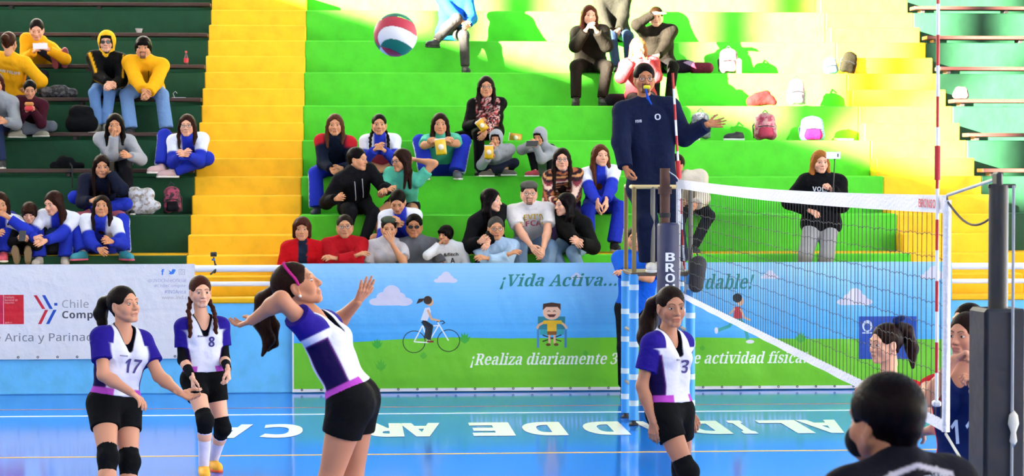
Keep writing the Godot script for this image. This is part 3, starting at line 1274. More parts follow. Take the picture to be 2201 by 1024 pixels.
# ---------- flat print: shapes and letters drawn into an image, in the units of a frame ----------
class Sheet:
	var img: Image
	var x0: float
	var y0: float
	var k: float

	func _init(rx: float, ry: float, w: float, h: float, width: int, back: Color) -> void:
		x0 = rx
		y0 = ry
		k = width / w
		img = Image.create(width, int(h * k), false, Image.FORMAT_RGB8)
		img.fill(back)

	func tri(a: Vector2, b: Vector2, c: Vector2, color: Color) -> void:
		var p := [(a - Vector2(x0, y0)) * k, (b - Vector2(x0, y0)) * k, (c - Vector2(x0, y0)) * k]
		p.sort_custom(func(m, n): return m.y < n.y)
		for y in range(maxi(0, int(floor(p[0].y))), mini(img.get_height() - 1, int(p[2].y)) + 1):
			var t := y + 0.5
			if t < p[0].y or t > p[2].y:
				continue
			var xa: float = lerpf(p[0].x, p[2].x, (t - p[0].y) / maxf(p[2].y - p[0].y, 1e-5))
			var xb: float
			if t < p[1].y:
				xb = lerpf(p[0].x, p[1].x, (t - p[0].y) / maxf(p[1].y - p[0].y, 1e-5))
			else:
				xb = lerpf(p[1].x, p[2].x, (t - p[1].y) / maxf(p[2].y - p[1].y, 1e-5))
			var l := int(round(minf(xa, xb)))
			var r := int(round(maxf(xa, xb)))
			if r > l:
				img.fill_rect(Rect2i(l, y, r - l, 1), color)

	func poly(pts: PackedVector2Array, color: Color) -> void:
		var t := Geometry2D.triangulate_polygon(pts)
		for i in range(0, t.size(), 3):
			tri(pts[t[i]], pts[t[i + 1]], pts[t[i + 2]], color)

	func rect(x: float, y: float, w: float, h: float, color: Color) -> void:
		img.fill_rect(Rect2i(int((x - x0) * k), int((y - y0) * k), maxi(1, int(w * k)), maxi(1, int(h * k))), color)

	func oval(c: Vector2, rx: float, ry: float, color: Color) -> void:
		var pts := PackedVector2Array()
		for i in 28:
			pts.append(c + Vector2(cos(TAU * i / 28.0) * rx, sin(TAU * i / 28.0) * ry))
		poly(pts, color)

	func line(pts: Array, w: float, color: Color) -> void:
		for i in pts.size() - 1:
			var d: Vector2 = (pts[i + 1] - pts[i]).normalized().orthogonal() * w / 2.0
			tri(pts[i] + d, pts[i + 1] + d, pts[i + 1] - d, color)
			tri(pts[i] + d, pts[i + 1] - d, pts[i] - d, color)
			if i > 0:
				oval(pts[i], w / 2.0, w / 2.0, color)

	func ring(c: Vector2, r: float, w: float, color: Color) -> void:
		var pts := []
		for i in 41:
			pts.append(c + Vector2(cos(TAU * i / 40.0), sin(TAU * i / 40.0)) * r)
		line(pts, w, color)

	# letters fitted into the width w and height h whose left top corner is x, y
	func words(text: String, font: Font, x: float, y: float, w: float, h: float, color: Color, slant := 0.0) -> void:
		var m := TextMesh.new()
		m.font = font
		m.font_size = 64
		m.pixel_size = 0.01
		m.depth = 0.0
		m.curve_step = 1.0
		m.text = text
		var box := m.get_aabb()
		var arr := m.surface_get_arrays(0)
		var vs: PackedVector3Array = arr[Mesh.ARRAY_VERTEX]
		var idx = arr[Mesh.ARRAY_INDEX]
		var n: int = idx.size() if idx != null else vs.size()
		var full := box.size.x + slant * box.size.y
		var out := PackedVector2Array()
		for v in vs:
			var p := v - box.position
			out.append(Vector2(x + (p.x + slant * p.y) / full * w, y + h - p.y / box.size.y * h))
		for i in range(0, n, 3):
			if idx != null:
				tri(out[idx[i]], out[idx[i + 1]], out[idx[i + 2]], color)
			else:
				tri(out[i], out[i + 1], out[i + 2], color)

	func texture(width: int) -> ImageTexture:
		img.resize(width, int(img.get_height() * width / float(img.get_width())), Image.INTERPOLATE_LANCZOS)
		return ImageTexture.create_from_image(img)


# letters as a thin raised print, fitted into a box in their own xy plane
func letters(text: String, f: Font, w: float, h: float) -> Array:
	var m := TextMesh.new()
	m.font = f
	m.font_size = 64
	m.pixel_size = 0.01
	m.depth = 0.0
	m.curve_step = 1.0
	m.text = text
	var a := m.get_aabb()
	var arr := m.surface_get_arrays(0)
	var vs: PackedVector3Array = arr[Mesh.ARRAY_VERTEX]
	for i in vs.size():
		var p := (vs[i] - a.get_center())
		vs[i] = Vector3(p.x * w / a.size.x, p.y * h / a.size.y, 0)
	var idx: PackedInt32Array = arr[Mesh.ARRAY_INDEX] if arr[Mesh.ARRAY_INDEX] != null else PackedInt32Array(range(vs.size()))
	return [vs, idx]


func letter_mesh(text: String, f: Font, w: float, h: float, t := Transform3D.IDENTITY) -> ArrayMesh:
	var e := letters(text, f, w, h)
	var vs: PackedVector3Array = t * (e[0] as PackedVector3Array)
	var ns := PackedVector3Array()
	ns.resize(vs.size())
	ns.fill(t.basis.z.normalized())
	return arrays_mesh([[vs, ns, e[1]]])


# letters printed on a garment: each corner is laid onto its surface
func print_on(b: Blob, text: String, f: Font, w: float, h: float, t: Transform3D, lift := 0.004) -> ArrayMesh:
	var e := letters(text, f, w, h)
	var src: PackedVector3Array = e[0]
	var idx: PackedInt32Array = e[1]
	# split long triangles so that the print can follow the cloth
	var st := begin()
	for i in range(0, idx.size(), 3):
		split_tri(st, src[idx[i]], src[idx[i + 1]], src[idx[i + 2]], 0.022, 0)
	var m := st.commit()
	var vs: PackedVector3Array = m.surface_get_arrays(0)[Mesh.ARRAY_VERTEX]
	var ns := PackedVector3Array()
	var dir := -t.basis.z.normalized()
	for i in vs.size():
		var p := t * vs[i]
		vs[i] = b.drop(p - dir * 0.12, dir) - dir * lift
		ns.append(-dir)
	return arrays_mesh([[vs, ns, PackedInt32Array(range(vs.size()))]])


func split_tri(st: SurfaceTool, a: Vector3, b: Vector3, c: Vector3, most: float, depth: int) -> void:
	var ab := a.distance_to(b)
	var bc := b.distance_to(c)
	var ca := c.distance_to(a)
	var top := maxf(ab, maxf(bc, ca))
	if top < most or depth > 5:
		for p in [a, b, c]:
			st.add_vertex(p)
	elif top == ab:
		var m := (a + b) / 2.0
		split_tri(st, a, m, c, most, depth + 1)
		split_tri(st, m, b, c, most, depth + 1)
	elif top == bc:
		var m := (b + c) / 2.0
		split_tri(st, a, b, m, most, depth + 1)
		split_tri(st, a, m, c, most, depth + 1)
	else:
		var m := (c + a) / 2.0
		split_tri(st, a, b, m, most, depth + 1)
		split_tri(st, m, b, c, most, depth + 1)


# ---------- patterns on clothes: colours by place on the garment ----------
func pat_track(v: Vector3, r: Dictionary, body: Color, yoke: Color, far := 0.17) -> Color:
	var s := 0.0
	for side in ["A", "B"]:
		var sh: Vector3 = r["sh" + side]
		s = maxf(s, minf(smoothstep(far + 0.012, far - 0.012, (v - sh).length() / r.k), smoothstep(0.06, 0.085, absf((v - r.neck).dot(r.lat)) / r.k)))
	return body.lerp(yoke, s)


func pat_stripes(v: Vector3, r: Dictionary) -> Color:
	var h: float = (v - r.hip).dot(r.up)
	if (v - r.neck).dot(r.up) < -0.1 and absf((v - r.hip).dot(r.lat)) > 0.16:
		h = (v - r.elA).length() if (v - r.elA).length() < (v - r.elB).length() else (v - r.elB).length()
	var list := [lin("2b1e22"), lin("a8623f"), lin("3a2530"), lin("d8b8a8"), lin("7a3038"), lin("30242a"), lin("c28a5a")]
	return list[posmod(int(floor(h / 0.018)), list.size())]


func pat_flowers(v: Vector3, r: Dictionary) -> Color:
	if absf((v - r.hip).dot(r.lat)) > 0.135 * r.k:
		return lin("0e0d10")
	var n := flower_noise.get_noise_3dv(v * 100.0)
	if n > 0.22:
		return lin("c9a9a0")
	if n > 0.02:
		return lin("b04a4a")
	return lin("241c20")


func pat_piping(v: Vector3, r: Dictionary) -> Color:
	var s := 0.0
	for side in ["A", "B"]:
		var sg := 1.0 if side == "B" else -1.0
		for e in [[r["sh" + side], r["el" + side]], [r["el" + side], r["wr" + side]]]:
			var u: Vector3 = (e[1] - e[0]).normalized()
			var d: Vector3 = v - e[0]
			var t := d.dot(u)
			if t > -0.03 and t < (e[1] - e[0]).length():
				var across: Vector3 = d - u * t
				if across.length() < 0.11:
					var a := rad_to_deg(atan2(across.dot(r.lat) * sg, across.dot(r.fwd)))
					s = maxf(s, smoothstep(16.0, 6.0, absf(a - 38.0)))
	return lin("0f0f12").lerp(lin("d8a018"), s)


func pat_leg_stripe(v: Vector3, r: Dictionary, body: Color) -> Color:
	for side in ["A", "B"]:
		var sg := -1.0 if side == "A" else 1.0
		for e in [[r["hip" + side], r["kn" + side]], [r["kn" + side], r["an" + side]]]:
			var u: Vector3 = (e[1] - e[0]).normalized()
			var d: Vector3 = v - e[0]
			var t := d.dot(u)
			if t > 0.0 and t < (e[1] - e[0]).length():
				var across: Vector3 = (d - u * t)
				if across.length() < 0.12 * r.k and across.normalized().dot((r.lat as Vector3) * sg) > 0.93:
					return lin("c9cfe6")
	return body


# ---------- the people on the stand ----------
const BLUE := "2333a8"
const NAVY := "161a2c"


func make_crowd() -> void:
	var bench := 0.09
	var track := pat_track.bind(lin(BLUE), lin("d4d6e2"))
	var legs := pat_leg_stripe.bind(lin(BLUE))
	var blue_suit := {"sex": "woman", "hair": "long", "top_name": "tracksuit_jacket", "top_pattern": track, "bottom_pattern": legs, "collar": 2, "loose": 0.024, "leg_loose": 0.022, "shoe": "4a4e58", "cuff": 0.06}
	var suit := func(more: Dictionary) -> Dictionary:
		var d := blue_suit.duplicate()
		d.merge(more, true)
		return d
	# the dark green section
	var reader := add_person("girl in yellow hoodie reading a sheet of paper with pink shoes up", {"row": 5, "lift": bench, "hx": 86, "back": 0.42, "nk": [84, 92], "hd": [79, 64, 4.0, -22.0], "ahead": 0.06, "A": [73, 111, 0.24], "B": [104, 107, 0.24], "fA": [122, 131, 0.06], "fB": [139, 129, 0.06], "tpA": 62.0, "tpB": 62.0}, {"skin": "fair", "hair": "tied", "hair_color": "1a1210", "top": "e0a016", "top_name": "hoodie", "collar": 1, "loose": 0.026, "bottom": "20222e", "shoe": "a84058", "sole": "8c4450"})
	var yellow_back := add_person("person in yellow hoodie with brown bun seen from behind", {"row": 4, "lift": bench, "hx": 24, "back": 0.05, "nk": [24, 124], "hd": [20, 92, 165.0, 0.0], "ty": 178.0, "A": [55, 190, -0.2], "B": [-5, 190, -0.2], "fA": [40, 205, -0.45], "fB": [5, 205, -0.45], "kA": [0.3, 0.4, 1.0], "kB": [0.3, 0.4, 1.0]}, {"hair": "bun", "hair_color": "3a2016", "top": "e0a016", "top_name": "hoodie", "collar": 1, "loose": 0.03, "bottom": "14141a", "shoe": "202020"})
	add_person("person in black jacket with yellow hood up and dark sunglasses", {"row": 4, "lift": bench, "hx": 231, "nk": [230, 119], "hd": [229, 92, 0.0, 4.0], "A": [232, 178, 0.3], "B": [241, 184, 0.3], "fA": [210, 272, 0.36], "fB": [228, 270, 0.36], "tA": -25.0}, {"skin": "fair", "hair": "fringe", "hair_color": "15100e", "hood": "e0a820", "glasses": "sun", "top_pattern": pat_piping, "top_name": "jacket", "collar": 2, "loose": 0.03, "bottom": "5c7fb0", "bottom_name": "jeans", "shoe": "8a8678", "sole": "cfcabf", "hA": "half", "hB": "half"})
	var yellow_man := add_person("man with moustache in yellow hoodie and blue jeans, hands clasped", {"row": 4, "lift": bench, "hx": 315, "w": 0.185, "nk": [313, 132], "hd": [308, 104, 0.0, 0.0], "A": [311, 201, 0.36], "B": [319, 203, 0.36], "fA": [281, 279, 0.36], "fB": [358, 279, 0.36], "kA": [0.35, 0.8, 1.0], "kB": [0.35, 0.8, 1.0], "k": 1.04}, {"sex": "man", "beard": true, "hair": "mop", "hair_color": "0d0b0b", "hair_scale": Vector3(0.96, 0.98, 0.95), "top": "e0a016", "top_name": "hoodie", "collar": 1, "loose": 0.034, "fat": 1.12, "bottom": "6a8cba", "bottom_name": "jeans", "leg_loose": 0.02, "cuff": 0.06, "shoe": "1c1c20", "hA": "half", "hB": "half"})
	var eater := add_person("boy in maroon sweater sitting cross-legged and eating", {"row": 3, "lift": bench, "hx": 66, "back": 0.22, "k": 0.86, "nk": [67, 217], "hd": [64, 193, 8.0, -18.0], "ahead": 0.07, "A": [58, 239, 0.22], "B": [71, 236, 0.22], "fA": [80, 281, 0.08], "fB": [46, 283, 0.1], "kA": [1.0, 0.25, 0.6], "kB": [1.0, 0.25, 0.6], "tA": 60.0, "tB": -60.0}, {"sex": "child", "hair": "crop", "hair_color": "0c0b0c", "top": "3c1420", "top_name": "sweater", "loose": 0.022, "bottom": "5b6068", "shoe": "97927f", "sole": "c8c2b0", "hA": "half", "hB": "half"})
	add_person("person in grey hoodie cut off at the photo edge beside the boy eating", {"row": 3, "lift": bench, "hx": -6, "nk": [-4, 208], "hd": [-10, 180, 15.0, -10.0], "A": [-25, 255, 0.3], "B": [12, 262, 0.3]}, {"hair": "long", "hair_color": "3a1c14", "top": "8a8d92", "top_name": "hoodie", "collar": 1, "loose": 0.026, "bottom": "2a3552", "shoe": "303030"})
	add_person("girl in grey hoodie resting her chin on her fist", {"row": 2, "lift": bench, "hx": 250, "nk": [246, 297], "hd": [247, 270, 2.0, -4.0], "ahead": 0.07, "A": [245, 291, 0.17], "B": [279, 336, 0.3], "pA": [0.3, -1.0, 0.5], "fA": [260, 446, 0.36], "fB": [282, 446, 0.36]}, {"skin": "mid", "hair": "long", "hair_color": "120d0c", "top": "989a9f", "top_name": "hoodie", "collar": 1, "loose": 0.024, "bottom": "16161b", "shoe": "1a1a1c", "hA": "fist"})
	add_person("girl with glasses in blue and white tracksuit, one foot up on the bench", {"row": 2, "lift": bench, "hx": 412, "back": 0.3, "nk": [403, 297], "hd": [402, 271, -4.0, 0.0], "A": [392, 334, 0.28], "B": [402, 334, 0.28], "fA": [347, 357, 0.16], "fB": [372, 366, 0.18], "kA": [0.4, 1.0, 0.2], "kB": [0.9, 0.2, 0.9], "tA": -50.0, "tB": -70.0}, suit.call({"skin": "fair", "hair_color": "2a1510", "glasses": "clear", "shoe": "c9a9a8"}))
	var caller := add_person("long-haired girl in navy top talking on a phone", {"row": 1, "hx": 214, "back": 0.3, "nk": [215, 387], "hd": [219, 359, 8.0, -4.0], "ahead": 0.06, "A": [196, 432, 0.3], "B": [237, 372, 0.12], "pB": [0.6, -1.0, 0.4], "fA": [236, 452, 0.05], "fB": [192, 455, 0.1], "kA": [1.0, 0.3, 0.6], "kB": [1.0, 0.3, 0.6], "tA": 70.0, "tB": -70.0}, {"hair": "longer", "hair_color": "1d110d", "top": NAVY, "top_name": "sweatshirt", "loose": 0.026, "bottom": BLUE, "shoe": "b05868", "palmB": Vector3(-1, 0, 0.2), "hB": "half"})
	add_person("girl in blue and white tracksuit looking down at the boy's phone", {"row": 0, "hx": 126, "back": 0.42, "nk": [126, 462], "hd": [115, 438, -38.0, -14.0], "ahead": 0.05, "A": [76, 512, 0.3], "B": [98, 518, 0.34], "fA": [84, 556, 0.0], "fB": [140, 556, 0.0], "kA": [0.25, 1.0, 0.8], "kB": [0.25, 1.0, 0.8]}, suit.call({"skin": "fair", "hair": "longer", "hair_color": "2a1812", "shoe": "b9b0a4"}))
	var gamer := add_person("boy in dark sweater playing with a phone, soles forward", {"row": 0, "hx": 62, "back": 0.42, "k": 0.85, "nk": [62, 484], "hd": [63, 459, 0.0, -18.0], "ahead": 0.07, "A": [44, 514, 0.32], "B": [57, 516, 0.32], "fA": [38, 551, 0.02], "fB": [60, 551, 0.02], "tpA": 60.0, "tpB": 60.0}, {"sex": "child", "skin": "fair", "hair": "mop", "hair_color": "2a1812", "top": "17181d", "top_name": "sweater", "bottom": "15161a", "shoe": "7a6a56", "sole": "8a7a62", "hA": "half", "hB": "half"})
	add_person("girl in blue tracksuit cut off at the photo edge above the white banner", {"row": 0, "hx": 4, "back": 0.42, "nk": [2, 468], "hd": [0, 440, 10.0, -6.0], "A": [-10, 505, 0.3], "B": [20, 470, 0.2], "fA": [-20, 546, 0.02], "fB": [8, 546, 0.02], "kA": [0.2, 1.0, 0.5], "kB": [0.2, 1.0, 0.5]}, suit.call({"hair_color": "2a1812", "shoe": "d05060"}))
	add_person("girl in blue tracksuit with knees apart and teal shoes, head tilted back", {"row": 0, "hx": 216, "back": 0.47, "nk": [216, 474], "hd": [219, 446, 2.0, 12.0], "ahead": 0.0, "A": [213, 536, 0.3], "B": [240, 520, 0.34], "fA": [178, 543, 0.02], "fB": [266, 543, 0.02], "kA": [0.5, 1.0, 0.5], "kB": [0.5, 1.0, 0.5], "tA": -35.0, "tB": 35.0}, suit.call({"skin": "mid", "hair_color": "1d120e", "shoe": "2a8a9c", "sole": "c45a78"}))
	# the lime green section, from the top
	add_person("seated person in bright blue jacket with crossed legs, head out of frame", {"row": 6, "hx": 970, "nk": [977, -14], "hd": [977, -44, 0.0], "A": [995, 49, 0.32], "B": [1006, 52, 0.32], "fA": [936, 88, 0.34], "fB": [1000, 145, 0.34], "kA": [-0.9, 1.0, 0.7], "tA": -40.0}, {"sex": "man", "hair": "short", "top": "1c5aa8", "top_name": "jacket", "loose": 0.03, "collar": 2, "bottom": "3a3834", "shoe": "161616", "sole": "161616"})
	add_person("girl in dark top with both hands raised to her mouth, sunlit", {"row": 5, "hx": 1268, "nk": [1268, 62], "hd": [1267, 34, 6.0, 0.0], "A": [1259, 66, 0.3], "B": [1283, 68, 0.3], "fA": [1238, 213, 0.34], "fB": [1294, 213, 0.34], "kA": [0.4, 0.9, 1.0], "kB": [0.4, 0.9, 1.0]}, {"skin": "fair", "hair": "long", "hair_color": "4a2416", "top": "1e1b14", "top_name": "jacket", "loose": 0.03, "fat": 1.18, "bottom": "1f1b15", "limb": 1.15, "shoe": "121212", "sole": "121212"})
	add_person("person in olive hoodie and jeans with hands together, head out of frame", {"row": 6, "hx": 1320, "nk": [1316, -15], "hd": [1316, -46, 0.0], "A": [1312, 72, 0.3], "B": [1330, 70, 0.3], "fA": [1325, 146, 0.36], "fB": [1352, 146, 0.36]}, {"sex": "man", "hair": "short", "top": "24231b", "top_name": "hoodie", "loose": 0.03, "collar": 1, "fat": 1.12, "bottom": "34455e", "bottom_name": "jeans", "shoe": "202020"})
	add_person("boy in dark hoodie shading his eyes from the sun with one hand", {"row": 5, "hx": 1420, "nk": [1415, 62], "hd": [1410, 37, -6.0, 0.0], "A": [1404, 30, 0.2], "B": [1412, 124, 0.34], "pA": [1.0, -0.4, 0.2], "fA": [1408, 214, 0.34], "fB": [1438, 214, 0.34]}, {"sex": "man", "skin": "fair", "hair": "short", "hair_color": "1c100a", "top": "1c1811", "top_name": "hoodie", "collar": 1, "loose": 0.026, "bottom": "14120f", "shoe": "202020", "dA": Vector3(1, 0.1, 0.1), "palmA": Vector3(0, -1, -0.2), "hA": "open"})
	add_person("blonde woman in salmon pink jacket with hands at her mouth behind the referee", {"row": 4, "hx": 1376, "nk": [1374, 131], "hd": [1372, 104, 0.0, 0.0], "A": [1359, 130, 0.26], "B": [1388, 130, 0.26], "fA": [1362, 288, 0.34], "fB": [1396, 288, 0.34]}, {"skin": "fair", "hair": "long", "hair_color": "8a5a34", "top": "9c3436", "top_name": "jacket", "loose": 0.034, "hem": 0.12, "bottom": "2a2422", "shoe": "303030"})
	var flower := add_person("woman in glasses and a red flowered blouse sitting above the hooded children", {"row": 3, "hx": 1046, "nk": [1047, 217], "hd": [1045, 188, 0.0, 2.0], "A": [1026, 264, 0.26], "B": [1044, 284, 0.3], "fA": [1030, 366, 0.34], "fB": [1058, 366, 0.34]}, {"skin": "mid", "hair": "long", "hair_color": "1a1210", "glasses": "clear", "top_pattern": pat_flowers, "top_name": "blouse", "fat": 1.2, "loose": 0.018, "bust": 1.15, "bottom": "101013", "shoe": "1a1a1a", "lip": "a03a40"})
	add_person("girl in navy and red sports jacket with long brown hair", {"row": 2, "hx": 722, "nk": [721, 299], "hd": [720, 270, -2.0, 2.0], "A": [712, 364, 0.28], "B": [734, 362, 0.26], "fA": [681, 449, 0.34], "fB": [744, 447, 0.34], "kA": [0.35, 0.9, 1.0], "ty": -4.0}, {"skin": "mid", "hair": "long", "hair_color": "4a2a1a", "top_pattern": pat_track.bind(lin("14182a"), lin("a81f28"), 0.1), "top_name": "tracksuit_jacket", "collar": 2, "loose": 0.026, "bottom_pattern": legs, "leg_loose": 0.024, "cuff": 0.065, "shoe": "23252e", "sole": "b8b060"})
	add_person("girl with two braids in blue and white jacket with pink bundle", {"row": 2, "hx": 818, "back": 0.3, "nk": [817, 297], "hd": [815, 269, 0.0, 2.0], "A": [806, 322, 0.3], "B": [826, 324, 0.3], "fA": [834, 366, 0.06], "fB": [804, 370, 0.1], "kA": [1.0, 0.3, 0.6], "kB": [1.0, 0.3, 0.6], "tA": 60.0, "tB": -60.0}, suit.call({"hair": "braids", "hair_color": "120d0b", "bottom_name": "shorts", "bottom_pattern": null, "bottom": "26304c", "leg": 0.8}))
	var teal := add_person("girl in teal shirt and blue trousers with knees up holding crisps", {"row": 2, "hx": 948, "back": 0.42, "nk": [948, 295], "hd": [946, 268, 0.0, 0.0], "ahead": 0.04, "A": [952, 303, 0.32], "B": [942, 303, 0.34], "pA": [1.0, -0.2, 0.2], "pB": [1.0, -0.2, 0.2], "fA": [917, 371, 0.02], "fB": [982, 371, 0.02], "kA": [0.45, 1.0, 0.4], "kB": [0.45, 1.0, 0.4]}, {"skin": "mid", "hair": "long", "hair_color": "22140f", "top": "4fae94", "sleeve": 0.7, "bottom_pattern": legs, "leg_loose": 0.028, "cuff": 0.07, "shoe": "5a5d64", "hA": "half", "hB": "half"})
	var kid_a := add_person("hooded child in grey hoodie eating from a yellow crisp bag", {"row": 2, "hx": 1078, "back": 0.25, "k": 0.74, "nk": [1073, 321], "hd": [1066, 299, -14.0, -6.0], "A": [1050, 341, 0.32], "B": [1062, 318, 0.22], "fA": [1086, 366, 0.1], "fB": [1054, 368, 0.1], "kA": [1.0, 0.3, 0.6], "kB": [1.0, 0.3, 0.6], "tA": 60.0, "tB": -70.0}, {"sex": "child", "hair": "fringe", "hair_color": "1a100c", "hood": "8f9297", "top": "8f9297", "top_name": "hoodie", "loose": 0.03, "bottom": "1b1e2b", "shoe": "4c463c", "hB": "half", "hA": "half"})
	var kid_b := add_person("hooded child in grey hoodie looking down at a phone", {"row": 2, "hx": 1174, "back": 0.3, "k": 0.74, "nk": [1170, 317], "hd": [1160, 294, -34.0, -16.0], "A": [1137, 311, 0.26], "B": [1152, 314, 0.26], "ty": -25.0, "fA": [1150, 368, 0.06], "fB": [1182, 368, 0.04], "kA": [0.2, 1.0, 0.5], "kB": [0.3, 1.0, 0.5], "tA": -60.0}, {"sex": "child", "hair": "fringe", "hair_color": "1a100c", "hood": "8f9297", "top": "8f9297", "top_name": "hoodie", "loose": 0.03, "bottom": "121316", "shoe": "a02c3c", "hB": "half", "hA": "half"})
	var cords_man := add_person("young man in black hoodie with white cords reaching out to the right", {"row": 1, "hx": 762, "w": 0.175, "nk": [761, 370], "hd": [769, 343, 62.0, 0.0], "ty": 20.0, "A": [722, 428, 0.2], "B": [826, 408, 0.22], "fA": [735, 535, 0.34], "fB": [778, 532, 0.36], "kA": [0.3, 0.9, 1.0], "kB": [0.3, 0.9, 1.0], "k": 1.03}, {"sex": "man", "skin": "mid", "hair": "short", "hair_color": "0e0c0c", "top": "101014", "top_name": "hoodie", "collar": 1, "loose": 0.03, "bottom": "18181c", "shoe": "202020", "palmB": Vector3(0, -1, 0)})
	add_person("girl in teal shirt with very long hair raising an arm behind her head", {"row": 1, "hx": 868, "nk": [868, 374], "hd": [862, 346, -58.0, -6.0], "ty": -18.0, "A": [834, 408, 0.24], "B": [893, 344, -0.04], "pB": [1.0, 0.1, 0.2], "fA": [818, 535, 0.34], "fB": [898, 535, 0.34], "kA": [0.5, 0.8, 1.0], "kB": [0.5, 0.8, 1.0]}, {"skin": "mid", "hair": "longer", "hair_color": "22120d", "glasses": "clear", "top": "4fae94", "sleeve": 0.6, "top_name": "polo_shirt", "bust": 1.0, "bottom": "1a1a22", "bottom_name": "shorts", "leg": 0.4, "shoe": "303030"})
	add_person("girl in blue and white jacket looking down, dark hair parted", {"row": 0, "hx": 862, "back": 0.3, "nk": [860, 459], "hd": [855, 434, -8.0, -32.0], "ahead": 0.07, "A": [846, 492, 0.26], "B": [864, 482, 0.28], "fA": [884, 534, 0.1], "fB": [822, 538, 0.14], "kA": [1.0, 0.35, 0.6], "kB": [1.0, 0.35, 0.6]}, suit.call({"hair": "tied", "hair_color": "120d0b", "bottom_pattern": null, "bottom": "16161c", "bottom_name": "shorts", "leg": 0.5}))
	add_person("woman with long dark hair and white striped blue jacket, hands hanging between knees", {"row": 1, "hx": 1290, "nk": [1288, 365], "hd": [1291, 336, 14.0, 4.0], "A": [1287, 440, 0.42], "B": [1301, 440, 0.42], "fA": [1264, 530, 0.34], "fB": [1320, 524, 0.34], "kA": [0.35, 0.8, 1.0], "kB": [0.35, 0.8, 1.0]}, suit.call({"skin": "fair", "hair": "longer", "hair_color": "4a2618", "dA": Vector3(0, -1, 0.1), "dB": Vector3(0, -1, 0.1), "shoe": "131315"}))
	add_person("woman with glasses in brown striped sweater", {"row": 1, "hx": 1212, "nk": [1211, 372], "hd": [1208, 344, -4.0, 2.0], "A": [1200, 436, 0.3], "B": [1220, 440, 0.3], "fA": [1196, 535, 0.34], "fB": [1228, 535, 0.34]}, {"skin": "fair", "hair": "longer", "hair_color": "1a100d", "glasses": "clear", "top_pattern": pat_stripes, "top_name": "sweater", "loose": 0.022, "bottom": "3a2c50", "shoe": "202020"})
	add_person("woman in black jacket with black hair turned in profile to the right", {"row": 0, "hx": 1048, "nk": [1049, 460], "hd": [1057, 432, 66.0, 0.0], "ty": 22.0, "A": [1030, 520, 0.3], "B": [1048, 524, 0.32], "fA": [1004, 622, 0.28], "fB": [1020, 622, 0.28]}, {"skin": "fair", "hair": "long", "hair_color": "0e0b0c", "top": "121215", "top_name": "jacket", "collar": 2, "loose": 0.034, "fat": 1.1, "bottom": "1c1c22", "shoe": "202020"})
	var levis := add_person("man in grey flat cap and glasses with printed white T-shirt", {"row": 0, "hx": 1140, "w": 0.19, "nk": [1139, 445], "hd": [1137, 416, 0.0, 0.0], "A": [1148, 540, 0.36], "B": [1166, 548, 0.34], "pA": [1.0, -0.6, -0.3], "pB": [1.0, -0.6, -0.3], "kA": [0.25, 0.7, 1.0], "kB": [0.25, 0.7, 1.0], "k": 1.04}, {"sex": "man", "skin": "fair", "beard": true, "hair": "crop", "hair_color": "241a14", "wear": [["flat_cap", flat_cap(), "4a4a44"]], "glasses": "clear", "top": "c9c6c6", "sleeve": 0.72, "top_name": "t_shirt", "loose": 0.02, "fat": 1.06, "limb": 1.12, "bottom": "7d9ab8", "bottom_name": "jeans", "leg_loose": 0.018, "shoe": "d0d0d0"})
	add_person("girl in black jacket with grey hood and ripped jeans, in profile to the left", {"row": 0, "hx": 1234, "nk": [1226, 466], "hd": [1214, 441, -70.0, 0.0], "ty": -28.0, "A": [1238, 520, 0.34], "B": [1248, 522, 0.32], "kA": [0.1, 0.7, 1.0]}, {"skin": "fair", "hair": "long", "hair_color": "0e0b0c", "top_pattern": pat_track.bind(lin("111114"), lin("111114")), "top": "111114", "top_name": "padded_jacket", "collar": 1, "loose": 0.036, "bottom": "7795b6", "bottom_name": "jeans", "leg_loose": 0.014, "shoe": "303030"})
	# the front row behind the banners
	add_person("older woman in red cardigan over a dark top", {"row": -1, "hx": 651, "back": 0.47, "nk": [651, 524], "hd": [649, 494, 0.0, 2.0], "A": [625, 585, 0.25], "B": [680, 585, 0.25]}, {"skin": "mid", "hair": "bob", "hair_color": "3a1c14", "top_pattern": pat_cardigan, "top_name": "cardigan", "fat": 1.12, "loose": 0.022, "bust": 1.1, "bottom": "202028", "shoe": "202020"})
	var fleece := add_person("man with glasses in red fleece jacket with arms crossed", {"row": -1, "hx": 741, "w": 0.18, "back": 0.47, "nk": [740, 518], "hd": [741, 488, 0.0, 2.0], "A": [765, 550, 0.26], "B": [722, 556, 0.3], "pA": [1.0, -0.6, 0.0], "pB": [1.0, -0.6, 0.0], "k": 1.03}, {"sex": "man", "skin": "mid", "hair": "crop", "hair_color": "1f1815", "glasses": "clear", "top": "a3131c", "top_name": "fleece_jacket", "collar": 2, "loose": 0.028, "fat": 1.1, "bottom": "202028", "shoe": "202020"})
	var printed := add_person("woman in white printed T-shirt with her hand over her mouth", {"row": -1, "hx": 832, "back": 0.47, "nk": [832, 520], "hd": [836, 492, 0.0, -4.0], "A": [806, 590, 0.25], "B": [842, 524, 0.22], "pB": [0.6, -1.0, 0.3]}, {"skin": "mid", "hair": "tied", "hair_color": "15100e", "wear": [["visor_cap", visor(), "3a4438"]], "top": "b9b5b8", "sleeve": 0.7, "top_name": "t_shirt", "fat": 1.12, "bust": 1.1, "bottom": "202028", "shoe": "202020", "dB": Vector3(-0.4, 1, 0.1), "palmB": Vector3(-0.2, 0, -1)})
